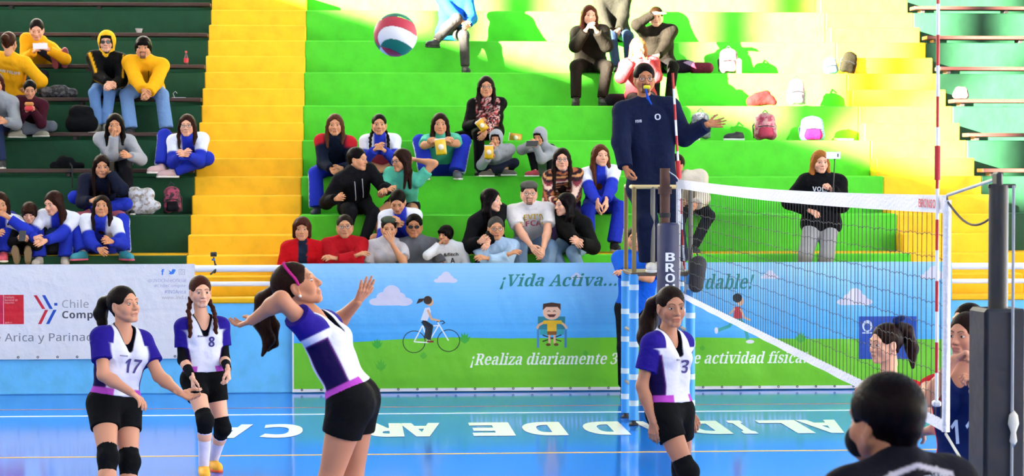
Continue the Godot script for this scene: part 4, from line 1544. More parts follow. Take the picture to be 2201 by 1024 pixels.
	add_person("man in dark sunglasses and grey polo shirt", {"row": -1, "hx": 896, "w": 0.18, "back": 0.47, "nk": [896, 517], "hd": [890, 487, -4.0, 0.0], "A": [862, 590, 0.25], "B": [938, 592, 0.22], "k": 1.02}, {"sex": "man", "skin": "tan", "hair": "short", "hair_color": "0d0b0b", "glasses": "sun", "top": "5a5c62", "sleeve": 0.72, "top_name": "polo_shirt", "collar": 2, "fat": 1.1, "bottom": "202028", "shoe": "202020"})
	var fitch := add_person("small boy in white printed shirt with a hand at his mouth", {"row": -1, "hx": 970, "back": 0.47, "lift": 0.1, "k": 0.78, "nk": [968, 528], "hd": [957, 506, -40.0, 0.0], "A": [944, 524, 0.12], "B": [992, 590, 0.2], "pA": [0.8, -1.0, 0.2]}, {"sex": "child", "skin": "mid", "hair": "mop", "hair_color": "0e0b0b", "top": "cfcfd2", "top_name": "shirt", "bottom": "202028", "shoe": "202020"})
	add_person("grey-haired man with glasses in light denim shirt, arms crossed", {"row": -1, "hx": 1066, "w": 0.18, "back": 0.47, "nk": [1066, 522], "hd": [1066, 492, 4.0, 0.0], "A": [1092, 548, 0.26], "B": [1048, 556, 0.3], "pA": [1.0, -0.6, 0.0], "pB": [1.0, -0.6, 0.0], "k": 1.02}, {"sex": "man", "skin": "mid", "hair": "crop", "hair_color": "3a3836", "glasses": "clear", "top": "9ab3cc", "top_name": "denim_shirt", "collar": 2, "loose": 0.022, "fat": 1.08, "bottom": "202028", "shoe": "202020"})
	add_person("person in cream hoodie and dark trousers sitting behind the referee's post", {"row": 1, "hx": 1480, "nk": [1474, 384], "hd": [1452, 356, -40.0, 0.0], "A": [1456, 440, 0.3], "B": [1496, 440, 0.3], "fA": [1446, 530, 0.34], "fB": [1490, 532, 0.34], "kB": [0.8, 0.7, 0.8]}, {"sex": "man", "skin": "mid", "hair": "short", "hair_color": "15100e", "top": "c2b9a8", "top_name": "hoodie", "collar": 1, "loose": 0.036, "fat": 1.12, "bottom": "16171f", "shoe": "1a1a1a"})
	var wz := -24.76
	var stand := func(hip: Array, z: float, more: Dictionary) -> Dictionary:
		var d := {"hip": at_z(hip[0], hip[1], z), "tl": 0.5}
		d.merge(more, true)
		return d
	var selfie := add_person("blonde woman in black printed sweatshirt filming with a selfie stick", stand.call([1765, 482], wz, {"nk": [1768, 379], "hd": [1763, 349, 6.0, -2.0], "w": 0.18, "A": [1738, 452, 0.1], "B": [1787, 408, 0.26], "pA": [1.0, -0.6, -0.3], "fA": at_h(1748, 620, row_h(-1) + 0.085) * Vector3(1, 1, 0) + Vector3(0, 0, wz), "fB": at_h(1784, 620, row_h(-1) + 0.085) * Vector3(1, 1, 0) + Vector3(0, 0, wz)}), {"skin": "fair", "hair": "long", "hair_color": "8a5426", "top": "0d0d10", "top_name": "sweatshirt", "loose": 0.045, "fat": 1.12, "hem": 0.08, "bottom": "8b8b8d", "leg_loose": 0.024, "cuff": 0.062, "shoe": "303030", "hB": "fist"})
	add_person("man in blue T-shirt standing with arms crossed behind the referee's stand", stand.call([1366, 665], -23.62, {"nk": [1374, 548], "hd": [1366, 514, -10.0, 0.0], "tl": 0.53, "w": 0.19, "k": 1.06, "A": [1398, 582, 0.24], "B": [1350, 588, 0.28], "pA": [1.0, -0.6, 0.0], "pB": [1.0, -0.6, 0.0], "fA": Vector3(at_z(1343, 665, -23.6).x, 0.09, -23.55), "fB": Vector3(at_z(1388, 665, -23.6).x, 0.09, -23.6)}), {"sex": "man", "skin": "mid", "hair": "crop", "hair_color": "0d0b0b", "top": "1452b8", "sleeve": 0.75, "top_name": "t_shirt", "loose": 0.024, "fat": 1.1, "limb": 1.12, "bottom": "111114", "leg_loose": 0.02, "shoe": "131313", "sole": "181818"})

	holders = {"reader": reader, "eater": eater, "caller": caller, "gamer": gamer, "kid_a": kid_a, "kid_b": kid_b, "teal": teal, "flower": flower, "selfie": selfie}
	cords(cords_man, "c8c8cc")
	cords(yellow_man, "3a2c10", 0.16)
	mark(levis, "LEVI'S", 0.24, 0.06, 0.0, 0.43, "c8a83c")
	mark(levis, "SFCA", 0.22, 0.065, 0.0, 0.35, "c04a5e")
	mark(fitch, "&fitch", 0.2, 0.05, 0.0, 0.4, "202024")
	mark(fitch, "A", 0.06, 0.07, 0.02, 0.31, "303034", true, false, "emblem")
	mark(selfie, "VOLLEY", 0.26, 0.05, 0.0, 0.38, "d8d8d8")
	mark(selfie, "NORTE", 0.14, 0.036, 0.07, 0.325, "d8d8d8")
	mark(yellow_man, "SAN FELIPE", 0.24, 0.04, 0.0, 0.24, "d8d8d8")
	mark(yellow_back, "SAN FELIPE", 0.26, 0.045, 0.0, 0.36, "d8d8d8", true, true)
	mark(printed, "~ * ~", 0.14, 0.1, 0.0, 0.24, "3a6a88", true, false, "print")
	mark(fleece, "o", 0.05, 0.05, -0.08, 0.33, "c8a0a4", true, false, "emblem")


func pat_cardigan(v: Vector3, r: Dictionary) -> Color:
	var d: Vector3 = v - r.hip
	if d.dot(r.fwd) > 0.02 and absf(d.dot(r.lat)) < 0.045 and absf((v - r.neck).dot(r.lat)) < 0.05:
		return lin("1e2a3a")
	return lin("b0141c")


var holders := {}
var flower_noise := FastNoiseLite.new()


# ---------- banners ----------
# a hanging sheet with folds; px: its corners in the photograph's frame [left, top, right, bottom], hung at z
func make_sheet(called: String, label: String, z: float, x0: float, x1: float, h0: float, h1: float, texture: ImageTexture, seed_: int, deep: float) -> Node3D:
	var n := FastNoiseLite.new()
	n.seed = seed_
	n.frequency = 0.9
	n.fractal_octaves = 3
	var nx := 220
	var ny := 44
	var v := PackedVector3Array()
	var uv := PackedVector2Array()
	var idx := PackedInt32Array()
	var w := x1 - x0
	var h := h1 - h0
	for j in ny + 1:
		for i in nx + 1:
			var x := w * i / nx
			var y := h * j / ny
			var f := n.get_noise_2d(x * 1.1, y * 0.6) * deep
			f += (1.0 - absf(n.get_noise_2d(x * 4.0 + y * 1.4, y * 0.9 + 40.0))) * deep * 0.45
			f += (1.0 - absf(n.get_noise_2d(x * 1.7 + 90.0, y * 6.0 - x * 0.8))) * deep * 0.3
			f -= 0.006 * exp(-pow((y - h * 0.5) / 0.008, 2.0))
			var edge := clampf(minf(y, h - y) / 0.15, 0.3, 1.0)
			v.append(Vector3(x, y, f * edge + 0.012))
			uv.append(Vector2(float(i) / nx, 1.0 - float(j) / ny))
	for j in ny:
		for i in nx:
			var a := j * (nx + 1) + i
			idx.append_array(PackedInt32Array([a, a + nx + 1, a + nx + 2, a, a + nx + 2, a + 1]))
	var arr := []
	arr.resize(Mesh.ARRAY_MAX)
	arr[Mesh.ARRAY_VERTEX] = v
	arr[Mesh.ARRAY_TEX_UV] = uv
	arr[Mesh.ARRAY_INDEX] = idx
	var m := ArrayMesh.new()
	m.add_surface_from_arrays(Mesh.PRIMITIVE_TRIANGLES, arr)
	var st := SurfaceTool.new()
	st.create_from(m, 0)
	st.generate_normals()
	var root := thing(called, label, "banner", Vector3(x0, h0, z))
	var mt := StandardMaterial3D.new()
	mt.albedo_texture = texture
	mt.albedo_color = Color(0.9, 0.9, 0.9)
	mt.roughness = 0.38
	mt.metallic_specular = 0.4
	var crease := FastNoiseLite.new()
	crease.seed = seed_ + 20
	crease.frequency = 0.006
	crease.fractal_type = FastNoiseLite.FRACTAL_RIDGED
	crease.fractal_octaves = 3
	crease.domain_warp_enabled = true
	mt.heightmap_enabled = true
	mt.heightmap_texture = ImageTexture.create_from_image(crease.get_image(1400, int(1400.0 * h / w)))
	mt.heightmap_scale = 0.55
	piece("sheet", st.commit(), mt, root)
	var eyelet := lathe([[0.006, 0.0], [0.013, 0.001], [0.013, 0.003], [0.006, 0.004]], 10, Vector3.ZERO, Basis.from_euler(Vector3(PI / 2, 0, 0)))
	var dark := mat("2c2c2c", 0.4, {"metallic": 0.6})
	var x := 0.1
	while x < w:
		piece("eyelet", eyelet, dark, root, Transform3D(Basis.IDENTITY, Vector3(x, 0.025, 0.03)))
		x += 0.2
	return root


func draw_cloud(s: Sheet, x: float, y: float, w: float, c: Color) -> void:
	s.oval(Vector2(x - w * 0.3, y), w * 0.2, w * 0.09, c)
	s.oval(Vector2(x + w * 0.3, y), w * 0.2, w * 0.1, c)
	s.oval(Vector2(x - w * 0.17, y - w * 0.1), w * 0.16, w * 0.13, c)
	s.oval(Vector2(x + w * 0.19, y - w * 0.1), w * 0.15, w * 0.12, c)
	s.oval(Vector2(x + w * 0.02, y - w * 0.2), w * 0.2, w * 0.19, c)
	s.rect(x - w * 0.3, y - w * 0.06, w * 0.6, w * 0.15, c)


func draw_plant(s: Sheet, x: float, y: float, h: float, c: Color) -> void:
	for a in [-0.9, -0.45, 0.0, 0.45, 0.9]:
		var tip := Vector2(x + sin(a) * h * 0.6, y - cos(a) * h)
		var side := Vector2(cos(a), sin(a)) * h * 0.13
		var mid := Vector2(x, y).lerp(tip, 0.55)
		s.poly(PackedVector2Array([Vector2(x, y), mid + side, tip, mid - side]), c)


func make_banners() -> void:
	# the long picture banner, drawn in the units of the photograph
	var s := Sheet.new(628, 567, 1412, 278, 4096, col("7cc4f5"))
	for i in 18:
		s.rect(628, 567 + i * 10, 1412, 11, col("9ad3fa").lerp(col("45aaf0"), i / 17.0))
	var hill := PackedVector2Array([Vector2(628, 846)])
	for e in [[628, 739], [760, 737], [860, 731], [960, 728], [1080, 731], [1300, 730], [1500, 731], [1700, 735], [1840, 736], [2040, 738], [2040, 846]]:
		hill.append(Vector2(e[0], e[1]))
	s.poly(hill, col("70c62b"))
	var leaf := col("3fae3c")
	for e in [[807, 752, 24], [992, 742, 26], [1712, 745, 26], [905, 775, 18], [1250, 770, 14], [1500, 760, 14], [815, 800, 26]]:
		draw_plant(s, e[0], e[1], e[2], leaf if e[1] < 755 else col("56b331"))
	var cl := col("d9d5e8")
	for e in [[836, 650, 92], [952, 605, 50], [1829, 655, 78], [1645, 600, 40], [2000, 600, 60], [1230, 600, 30]]:
		draw_cloud(s, e[0], e[1], e[2], cl)
	# cyclist
	var black := col("1e2226")
	var skin := col("e8b48c")
	for x in [885.0, 958.0]:
		s.ring(Vector2(x, 737 if x < 900 else 735), 23.5, 1.5, black)
	var wh := col("f2f2f6")
	for e in [[[885, 737], [903, 702]], [[885, 737], [915, 739]], [[903, 702], [915, 739]], [[915, 739], [938, 700]], [[903, 704], [937, 702]], [[935, 695], [958, 735]]]:
		s.line([Vector2(e[0][0], e[0][1]), Vector2(e[1][0], e[1][1])], 2.6, wh)
	s.line([Vector2(933, 694), Vector2(946, 692), Vector2(950, 696), Vector2(944, 699)], 1.8, black)
	s.line([Vector2(903, 692), Vector2(921, 704), Vector2(916, 733)], 9, black)
	s.line([Vector2(903, 693), Vector2(913, 708), Vector2(909, 730)], 7, col("2a2f36"))
	s.poly(PackedVector2Array([Vector2(899, 690), Vector2(908, 664), Vector2(918, 662), Vector2(921, 672), Vector2(913, 692)]), col("e6e6f0"))
	s.line([Vector2(914, 668), Vector2(922, 688), Vector2(940, 692)], 4.4, skin)
	s.oval(Vector2(918, 651), 8, 9, skin)
	s.oval(Vector2(914, 647), 9, 9, col("3a241c"))
	s.poly(PackedVector2Array([Vector2(907, 643), Vector2(895, 644), Vector2(890, 655), Vector2(903, 650)]), col("3a241c"))
	s.rect(913, 735, 14, 4, col("8a1f28"))
	# boy in a chair
	for x in [1146.0, 1205.0]:
		s.rect(x, 712, 5, 40, col("4a86b8"))
	s.rect(1148, 684, 58, 28, col("2b7f8c"))
	s.rect(1152, 712, 52, 12, col("37a0a8"))
	s.line([Vector2(1158, 738), Vector2(1198, 724)], 2.4, black)
	s.line([Vector2(1158, 724), Vector2(1198, 738)], 2.4, black)
	s.line([Vector2(1166, 694), Vector2(1150, 702), Vector2(1146, 710)], 5, skin)
	s.line([Vector2(1192, 694), Vector2(1204, 702), Vector2(1210, 710)], 5, skin)
	s.poly(PackedVector2Array([Vector2(1160, 692), Vector2(1198, 692), Vector2(1200, 700), Vector2(1188, 700), Vector2(1188, 716), Vector2(1168, 716), Vector2(1168, 700), Vector2(1159, 700)]), col("e8b820"))
	s.rect(1168, 716, 20, 8, col("8a5420"))
	s.rect(1170, 724, 5, 18, skin)
	s.rect(1181, 724, 5, 18, skin)
	s.oval(Vector2(1170, 745), 5, 3, col("6a3a1c"))
	s.oval(Vector2(1187, 745), 5, 3, col("6a3a1c"))
	s.oval(Vector2(1177, 674), 19, 17, col("f0c0a0"))
	s.poly(PackedVector2Array([Vector2(1158, 670), Vector2(1159, 656), Vector2(1177, 653), Vector2(1196, 656), Vector2(1196, 670), Vector2(1190, 663), Vector2(1165, 663)]), col("4a2a1c"))
	s.poly(PackedVector2Array([Vector2(1167, 679), Vector2(1187, 679), Vector2(1182, 685), Vector2(1172, 685)]), col("5a2420"))
	for x in [1171.0, 1183.0]:
		s.line([Vector2(x - 3, 673), Vector2(x, 671), Vector2(x + 3, 673)], 1.2, black)
	# runner
	s.line([Vector2(1573, 686), Vector2(1557, 707), Vector2(1532, 716)], 7, col("2f9a92"))
	s.line([Vector2(1577, 686), Vector2(1592, 708), Vector2(1598, 736)], 7.4, col("2f9a92"))
	s.oval(Vector2(1530, 716), 4, 7, cl)
	s.oval(Vector2(1603, 741), 9, 4, cl)
	s.poly(PackedVector2Array([Vector2(1567, 690), Vector2(1569, 664), Vector2(1582, 664), Vector2(1586, 690)]), col("c03038"))
	s.line([Vector2(1570, 668), Vector2(1558, 680)], 4, skin)
	s.line([Vector2(1582, 668), Vector2(1590, 688), Vector2(1604, 694)], 4, skin)
	s.oval(Vector2(1581, 652), 8, 10, skin)
	s.oval(Vector2(1575, 645), 10, 10, black)
	var script := font(true, true)
	var teal := col("2f857c")
	s.words("¡Vida Activa...", script, 1066, 590, 258, 34, teal, 0.32)
	s.words("Saludable!", script, 1432, 592, 180, 34, teal, 0.32)
	s.words("¡Realiza diariamente 30 minutos de actividad física!", script, 1003, 762, 726, 32, col("f2f4f2"), 0.3)
	s.rect(1839, 687, 125, 94, col("1c4aa8"))
	s.oval(Vector2(1857, 708), 11, 13, col("c9d4ec"))
	s.oval(Vector2(1857, 710), 7, 8, col("1c4aa8"))
	s.rect(1846, 722, 22, 3, col("c9d4ec"))
	s.rect(628, 838, 1412, 8, col("e4e2e8"))
	s.rect(628, 567, 3.5, 280, col("e4e2e8"))
	make_sheet("banner", "long printed banner with cyclist, seated boy, runner, clouds and green hill", WALL_Z + 0.03, at_z(628, 700, WALL_Z).x, at_z(2042, 700, WALL_Z).x, 0.012, 1.35, s.texture(2048), 4, 0.022)
	# the white banner of the sports body
	var b := Sheet.new(-150, 567, 570, 207, 3000, col("e6e5ea"))
	b.rect(-70, 633, 78, 64, col("d01f4a"))
	b.rect(9, 633, 43, 64, col("d8202e"))
	var plain := font(false)
	for e in [["Instituto", 635.5], ["Nacional de", 641.5], ["Deportes", 648]]:
		b.words(e[0], plain, 10.5, e[1], 28.0 if e[1] == 641.5 else 21.0, 5.0, col("f0c8cc"))
	b.words("gob.cl", plain, 12, 691, 14, 4.5, col("f0c8cc"))
	var red := col("d8263a")
	var blue := col("1f4fb8")
	for e in [[73, 91, 634, 664, red], [91, 107, 634, 664, blue], [97, 82, 666, 697, red], [115, 99, 666, 697, blue]]:
		b.poly(PackedVector2Array([Vector2(e[0], e[2]), Vector2(e[0] + 7, e[2]), Vector2(e[1] + 7, e[3]), Vector2(e[1], e[3])]), e[4])
	b.rect(117, 651, 7, 6, blue)
	b.words("Chile", plain, 134, 644, 57, 18, col("9c9ca0"))
	b.words("Compite", font(true), 134, 668, 98, 22, col("4a4a54"))
	b.words("Región de Arica y Parinacota", plain, -120, 716, 356, 24, col("7c7c86"))
	b.words("f", font(true), 347, 578, 7, 13, col("2f6fe0"))
	var bird := PackedVector2Array()
	for e in [[363, 580], [369, 584], [371, 579], [375, 578], [379, 580], [377, 584], [374, 589], [368, 590], [363, 588], [366, 586]]:
		bird.append(Vector2(e[0], e[1]))
	b.poly(bird, col("2f7fe6"))
	var c := col("9c9cb0")
	b.line([Vector2(386, 579), Vector2(398, 579), Vector2(398, 590), Vector2(386, 590), Vector2(386, 579)], 0.9, c)
	b.ring(Vector2(392, 584.5), 2.8, 0.9, c)
	b.words("@INDChileOficial", plain, 319, 599, 82, 8.5, col("a8a4c8"))
	b.words("#ChileCompite", plain, 332, 611, 68, 8.5, col("a8a4c8"))
	b.words("#INDArica", plain, 354, 624, 46, 7.5, col("8890c4"))
	b.words("www.ind.cl", plain, 348, 636, 58, 8, col("b0a8ac"))
	make_sheet("banner", "white sponsor banner with red squares and grey lettering", WALL_Z + 0.03, at_z(-150, 700, WALL_Z).x, at_z(420, 700, WALL_Z).x, 0.37, 1.35, b.texture(2000), 9, 0.012)


func make_rails() -> void:
	var white := mat("dcdce0", 0.4)
	var r := thing("railing", "white tubular railing along the front of the stand", "railing", Vector3(1, 0.98, WALL_Z - 0.07))
	piece("top_rail", tube([Vector3(-20, 0.315, 0), Vector3(20, 0.315, 0)], 0.036, 14), white, r)
	piece("middle_rail", tube([Vector3(-20, 0.155, 0), Vector3(20, 0.155, 0)], 0.026, 12), white, r)
	for x in [-9.0, -6.6, -4.2, -2.75, 0.3, 2.2, 4.1, 8.6, 11.0]:
		piece("post", tube([Vector3(x, 0.0, 0), Vector3(x, 0.3, 0)], 0.022, 10), white, r)


# ---------- net, posts, antennas ----------
func make_net() -> void:
	var nt := at_x(2036, 420, NET_X)
	var ft := at_x(1458, 386, NET_X)
	var nb := at_x(2036, 952, NET_X)
	var fb := at_x(1478, 656, NET_X)
	fb.z = ft.z
	nb.z = nt.z
	var net := thing("volleyball_net", "black mesh volleyball net with white tapes stretched between the posts", "net", Vector3(NET_X, 0, nt.z))
	var o := Vector3(NET_X, 0, nt.z)
	var at := func(u: float, v: float) -> Vector3:
		# u from near to far, v from the top down; the cord sags a little between the ends
		var t := nt.lerp(ft, u)
		var b := nb.lerp(fb, u)
		var p := t.lerp(b, v) - o
		p.y -= 0.03 * sin(PI * u) * (1.0 - v) - 0.0
		return p
	# top tape folded over the cord, with soft creases
	var white := mat("d4d4dc", 0.75, {"bump": ["cloth", 0.5, 2.0]})
	var st := begin()
	st.set_smooth_group(0)
	for e in [[0.0, 0.073, 0.0], [0.915, 0.96, 0.0]]:
		var n := 60
		for i in n:
			for side in [-1.0, 1.0]:
				var q := []
				for c in [[i, 0], [i + 1, 0], [i + 1, 1], [i, 1]]:
					var u: float = c[0] / float(n)
					var v: float = e[0] if c[1] == 0 else e[1]
					var p: Vector3 = at.call(u, v)
					p.x += side * (0.007 + 0.004 * sin(u * 70.0 + c[1] * 2.0)) if c[1] == 1 else side * 0.004
					q.append(p)
				if side > 0.0:
					quad(st, q[0], q[1], q[2], q[3])
				else:
					quad(st, q[0], q[3], q[2], q[1])
		if e[0] == 0.0:
			piece("top_tape", done(st), white, net)
		else:
			piece("bottom_tape", done(st), white, net)
		st = begin()
		st.set_smooth_group(0)
	for u in [0.0, 1.0]:
		piece("side_tape", tube([at.call(u, 0.02), at.call(u, 0.96)], 0.02, 4), white, net)
	var cord := mat("0c0c0e", 0.7)
	var mesh := begin()
	var length := nt.distance_to(ft)
	var cols := int(length / 0.1)
	for i in range(1, cols):
		var u := i / float(cols)
		add_tube(mesh, PackedVector3Array([at.call(u, 0.07), at.call(u + 0.0015 * sin(i * 1.7), 0.5), at.call(u, 0.92)]), 0.0019, 4, false)
	for j in range(1, 9):
		var pts := PackedVector3Array()
		for i in cols * 2 + 1:
			var u := i / float(cols * 2)
			var p: Vector3 = at.call(u, 0.07 + 0.85 * j / 9.0)
			p.y += (0.006 if i % 2 else -0.004) + 0.004 * sin(i * 0.9 + j)
			pts.append(p)
		add_tube(mesh, pts, 0.0019, 4, false)
	var mm := piece("mesh", done(mesh), cord, net)
	mm.set_meta("kind", "stuff")
	# maker's name on the tape
	piece("lettering", letter_mesh("BRONSON", font(true), 0.42, 0.045, Transform3D(Basis(Vector3(0, 0, 1), Vector3.UP, Vector3(-1, 0, 0)), at.call(0.034, 0.036) - Vector3(0.013, 0, 0))), mat("c8323c", 0.7), net)
	# antennas: red and white bands
	for e in [[0.012, "far", 0.98], [0.0, "near", 0.018]]:
		var near: bool = e[1] == "near"
		var base := (at.call(e[2], 0.9) as Vector3) + o
		var top := (at.call(e[2], 0.0) as Vector3) + o + Vector3(0, 0.98, 0)
		if near:
			base = at_x(2013, 868, NET_X - 0.03)
			top = at_x(2023, -60, NET_X - 0.03)
			top.z = base.z - 0.02
		else:
			base = at_x(1474, 640, NET_X - 0.03)
			top = at_x(1446, 157, NET_X - 0.03)
			base.z = top.z
			base.x = at_z(1474, 640, top.z).x
		var a := thing("net_antenna", "red and white antenna rod on the net %s" % ("beside the near post" if near else "in front of the referee"), "antenna", base, "net antennas")
		var bands := 14
		for i in bands:
			var p := (top - base) * (i / float(bands))
			var q := (top - base) * ((i + 1) / float(bands))
			piece("band", tube([p, q], 0.009 if near else 0.011, 8), mat("b3121c" if i % 2 else "d8d8dc", 0.4), a)
		piece("sleeve", tube([(top - base) * 0.52, (top - base) * 0.6], 0.016 if near else 0.022, 8), mat("b3121c", 0.6), a)
		piece("clip", box(Vector3(0.04, 0.03, 0.05), Vector3(0, 0.0, 0), 0.008), mat("c8c8cc", 0.5), a)
	# near post
	var pp := at_x(2143, 900, NET_X)
	var post := thing("net_post", "dark net post with navy padding at the near end of the net", "net post", Vector3(pp.x, 0, pp.z))
	var steel := mat("0e0f12", 0.5)
	var top_h := at_z(2143, 398, pp.z).y
	var pad_h := at_z(2143, 662, pp.z).y
	piece("pole", tube([Vector3(0, 0, 0), Vector3(0, top_h, 0)], 0.045, 20), steel, post)
	var pad := begin()
	for i in 4:
		var a := i * PI / 2.0 + 0.12
		add_box(pad, Vector3(0.2, pad_h, 0.05), Transform3D(Basis.from_euler(Vector3(0, a, 0)), Basis.from_euler(Vector3(0, a, 0)) * Vector3(0, 0, 0.078) + Vector3(0, pad_h / 2.0, 0)), 0.02)
	piece("padding", done(pad), mat("070a18", 0.55, {"bump": ["folds", 0.4, 0.8]}), post)
	piece("pulley", box(Vector3(0.03, 0.1, 0.09), Vector3(0.0, top_h + 0.01, -0.02), 0.01), steel, post)
	piece("bracket", box(Vector3(0.13, 0.02, 0.03), Vector3(0.015, top_h - 0.005, 0), 0.005), steel, post)
	var rope := mat("c8c4b8", 0.8)
	var rx := 0.038
	piece("rope", tube([Vector3(rx, top_h, 0.11), Vector3(rx, 1.3, 0.112), Vector3(rx, 0.4, 0.11)], 0.007, 8), mat("8a8d92", 0.6), post)
	piece("rope_knot", lathe([[0.0, -0.09], [0.018, -0.06], [0.012, -0.02], [0.026, 0.02], [0.02, 0.06], [0.0, 0.085]], 9, Vector3(rx + 0.006, at_z(2155, 915, pp.z).y, 0.115)), rope, post)
	var line := thing("tension_rope", "pale tension cord from net tape to near post top", "cord", nt)
	piece("cord", tube([Vector3.ZERO, Vector3(pp.x, top_h + 0.03, pp.z - 0.02) - nt], 0.008, 6), rope, line)
	var slack := thing("tension_rope", "slack black cord looping from tape to near post", "cord", nt)
	var sl := PackedVector3Array()
	for i in 13:
		var t := i / 12.0
		sl.append(Vector3(0, -0.03, 0).lerp(Vector3(pp.x, top_h - 0.12, pp.z) - nt, t) - Vector3(0, 0.09 * sin(PI * t), 0))
	piece("cord", tube(sl, 0.006, 6), cord, slack)
	var tie := thing("tension_rope", "pale cord tying the bottom tape to near post", "cord", nb + Vector3(0, 0.04, 0))
	piece("cord", tube([Vector3.ZERO, Vector3(pp.x, nb.y - 0.25, pp.z - 0.1) - nb], 0.007, 6), rope, tie)
	# far post in front of the referee's stand
	var fp := at_depth(1428, 918, 20.75)
	var far := thing("net_post", "rusty brown net post with lettered navy padding before the referee", "net post", Vector3(fp.x, 0, fp.z))
	var rust := mat("4a2a1c", 0.7, {"bump": ["fine", 0.4, 3.0]})
	var fh := at_z(1428, 362, fp.z).y
	var ph := at_z(1434, 480, fp.z).y
	piece("pole", tube([Vector3(0, 0, 0), Vector3(0, fh, 0)], 0.046, 16), rust, far)
	piece("collar", tube([Vector3(0, fh - 0.23, 0), Vector3(0, fh - 0.165, 0)], 0.062, 16), rust, far)
	piece("strap", tube([Vector3(0, fh - 0.44, 0), Vector3(0, fh - 0.4, 0)], 0.05, 14), mat("15151a", 0.8), far)
	piece("hook", tube([Vector3(0.03, fh - 0.03, 0.03), Vector3(0.09, fh - 0.07, 0.03), Vector3(0.115, fh - 0.1, 0.03)], 0.006, 6), mat("b8bcc0", 0.35, {"metallic": 0.8}), far)
	var fpad := lathe([[0.0, 0.0], [0.095, 0.0], [0.1, 0.02], [0.1, ph - 0.02], [0.09, ph], [0.045, ph + 0.005]], 20, Vector3(0.03, 0, 0))
	piece("padding", fpad, mat("141c44", 0.5, {"bump": ["folds", 0.4, 0.8]}), far)
	var n := 0
	for ch in ["B", "R", "O", "N"]:
		var hh := at_z(1436, 553 + 22.5 * n, fp.z + 0.1).y
		piece("lettering", letter_mesh(ch, font(true), 0.085, 0.078, Transform3D(Basis.IDENTITY, Vector3(0.035, hh, 0.104))), mat("d4d6de", 0.6), far)
		n += 1


func make_stand() -> void:
	var a := at_h(1362, 915, 0.0)
	var bx := at_z(1484, 700, a.z).x
	var s := thing("referee_stand", "tall referee stand with blue padded legs and pale hand rail", "referee stand", a)
	var w := bx - a.x
	var d := 0.62
	var deck := at_z(1400, 585, a.z).y
	var rail := at_z(1400, 402, a.z).y
	var iron := mat("6f6a60", 0.5, {"bump": ["fine", 0.3, 3.0]})
	var rusty := mat("8a7444", 0.7, {"bump": ["fine", 0.4, 3.0]})
	var blue := mat("2f8fd8", 0.45)
	var wrap := mat("b9cbd6", 0.5)
	for e in [[0.0, 0.0], [w, 0.0], [0.0, -d], [w, -d]]:
		piece("foot", lathe([[0.0, 0.0], [0.045, 0.0], [0.045, 0.015], [0.022, 0.03], [0.022, 0.06]], 12, Vector3(e[0], 0, e[1])), mat("1a1a1c", 0.6), s)
		var leg := piece("leg", tube([Vector3(e[0], 0.05, e[1]), Vector3(e[0], deck - 0.02, e[1])], 0.043, 16), blue, s)
		for y in [0.18, 0.42, 0.72, 0.98, 1.24]:
			piece("tape", tube([Vector3(e[0], y, e[1]), Vector3(e[0], y + 0.05, e[1])], 0.0445, 16), wrap, leg)
		piece("rail_post", tube([Vector3(e[0], deck, e[1]), Vector3(e[0], rail, e[1])], 0.021, 12), rusty if e[0] == 0.0 else iron, s)
	piece("rail_post", tube([Vector3(w * 0.33, deck, 0), Vector3(w * 0.33, rail, 0)], 0.022, 12), iron, s)
	piece("deck", box(Vector3(w + 0.06, 0.035, d + 0.06), Vector3(w / 2.0, deck - 0.02, -d / 2.0), 0.008), mat("5a4a3a", 0.8), s)
	for e in [[Vector3(-0.02, rail, 0), Vector3(w * 0.8, rail, 0)], [Vector3(0, rail, 0), Vector3(0, rail, -d)], [Vector3(w, rail, 0), Vector3(w, rail, -d)]]:
		piece("hand_rail", tube(e, 0.02, 12), mat("c9b27c", 0.6), s)
	for y in [0.35, 0.85]:
		piece("rung", tube([Vector3(0, y, -d), Vector3(w, y, -d)], 0.016, 8), iron, s)
		piece("brace", tube([Vector3(0, y, 0), Vector3(0, y, -d)], 0.016, 8), iron, s)
		piece("brace", tube([Vector3(w, y, 0), Vector3(w, y, -d)], 0.016, 8), iron, s)
	var shade := job(Blob.new(0.014, 0.03))
	shade.bone(Vector3(0, 0.05, 0), Vector3(0.02, 0.24, 0), 0.07, 0.08, 0, Vector3(0, 0, 1), 0.6)
	later.append(func() -> void:
		var bag := thing("shoulder_bag", "small black bag hanging on referee stand", "bag", at_z(1496, 625, a.z + 0.06))
		piece("bag_body", arrays_mesh([[shade.verts, shade.normals, shade.idx]]), mat("101014", 0.6), bag)
		piece("strap", tube([Vector3(-0.05, 0.24, -0.02), Vector3(-0.03, 0.42, -0.05), Vector3(0.05, 0.26, -0.02)], 0.008, 6), mat("101014", 0.7), bag))


var later: Array = []


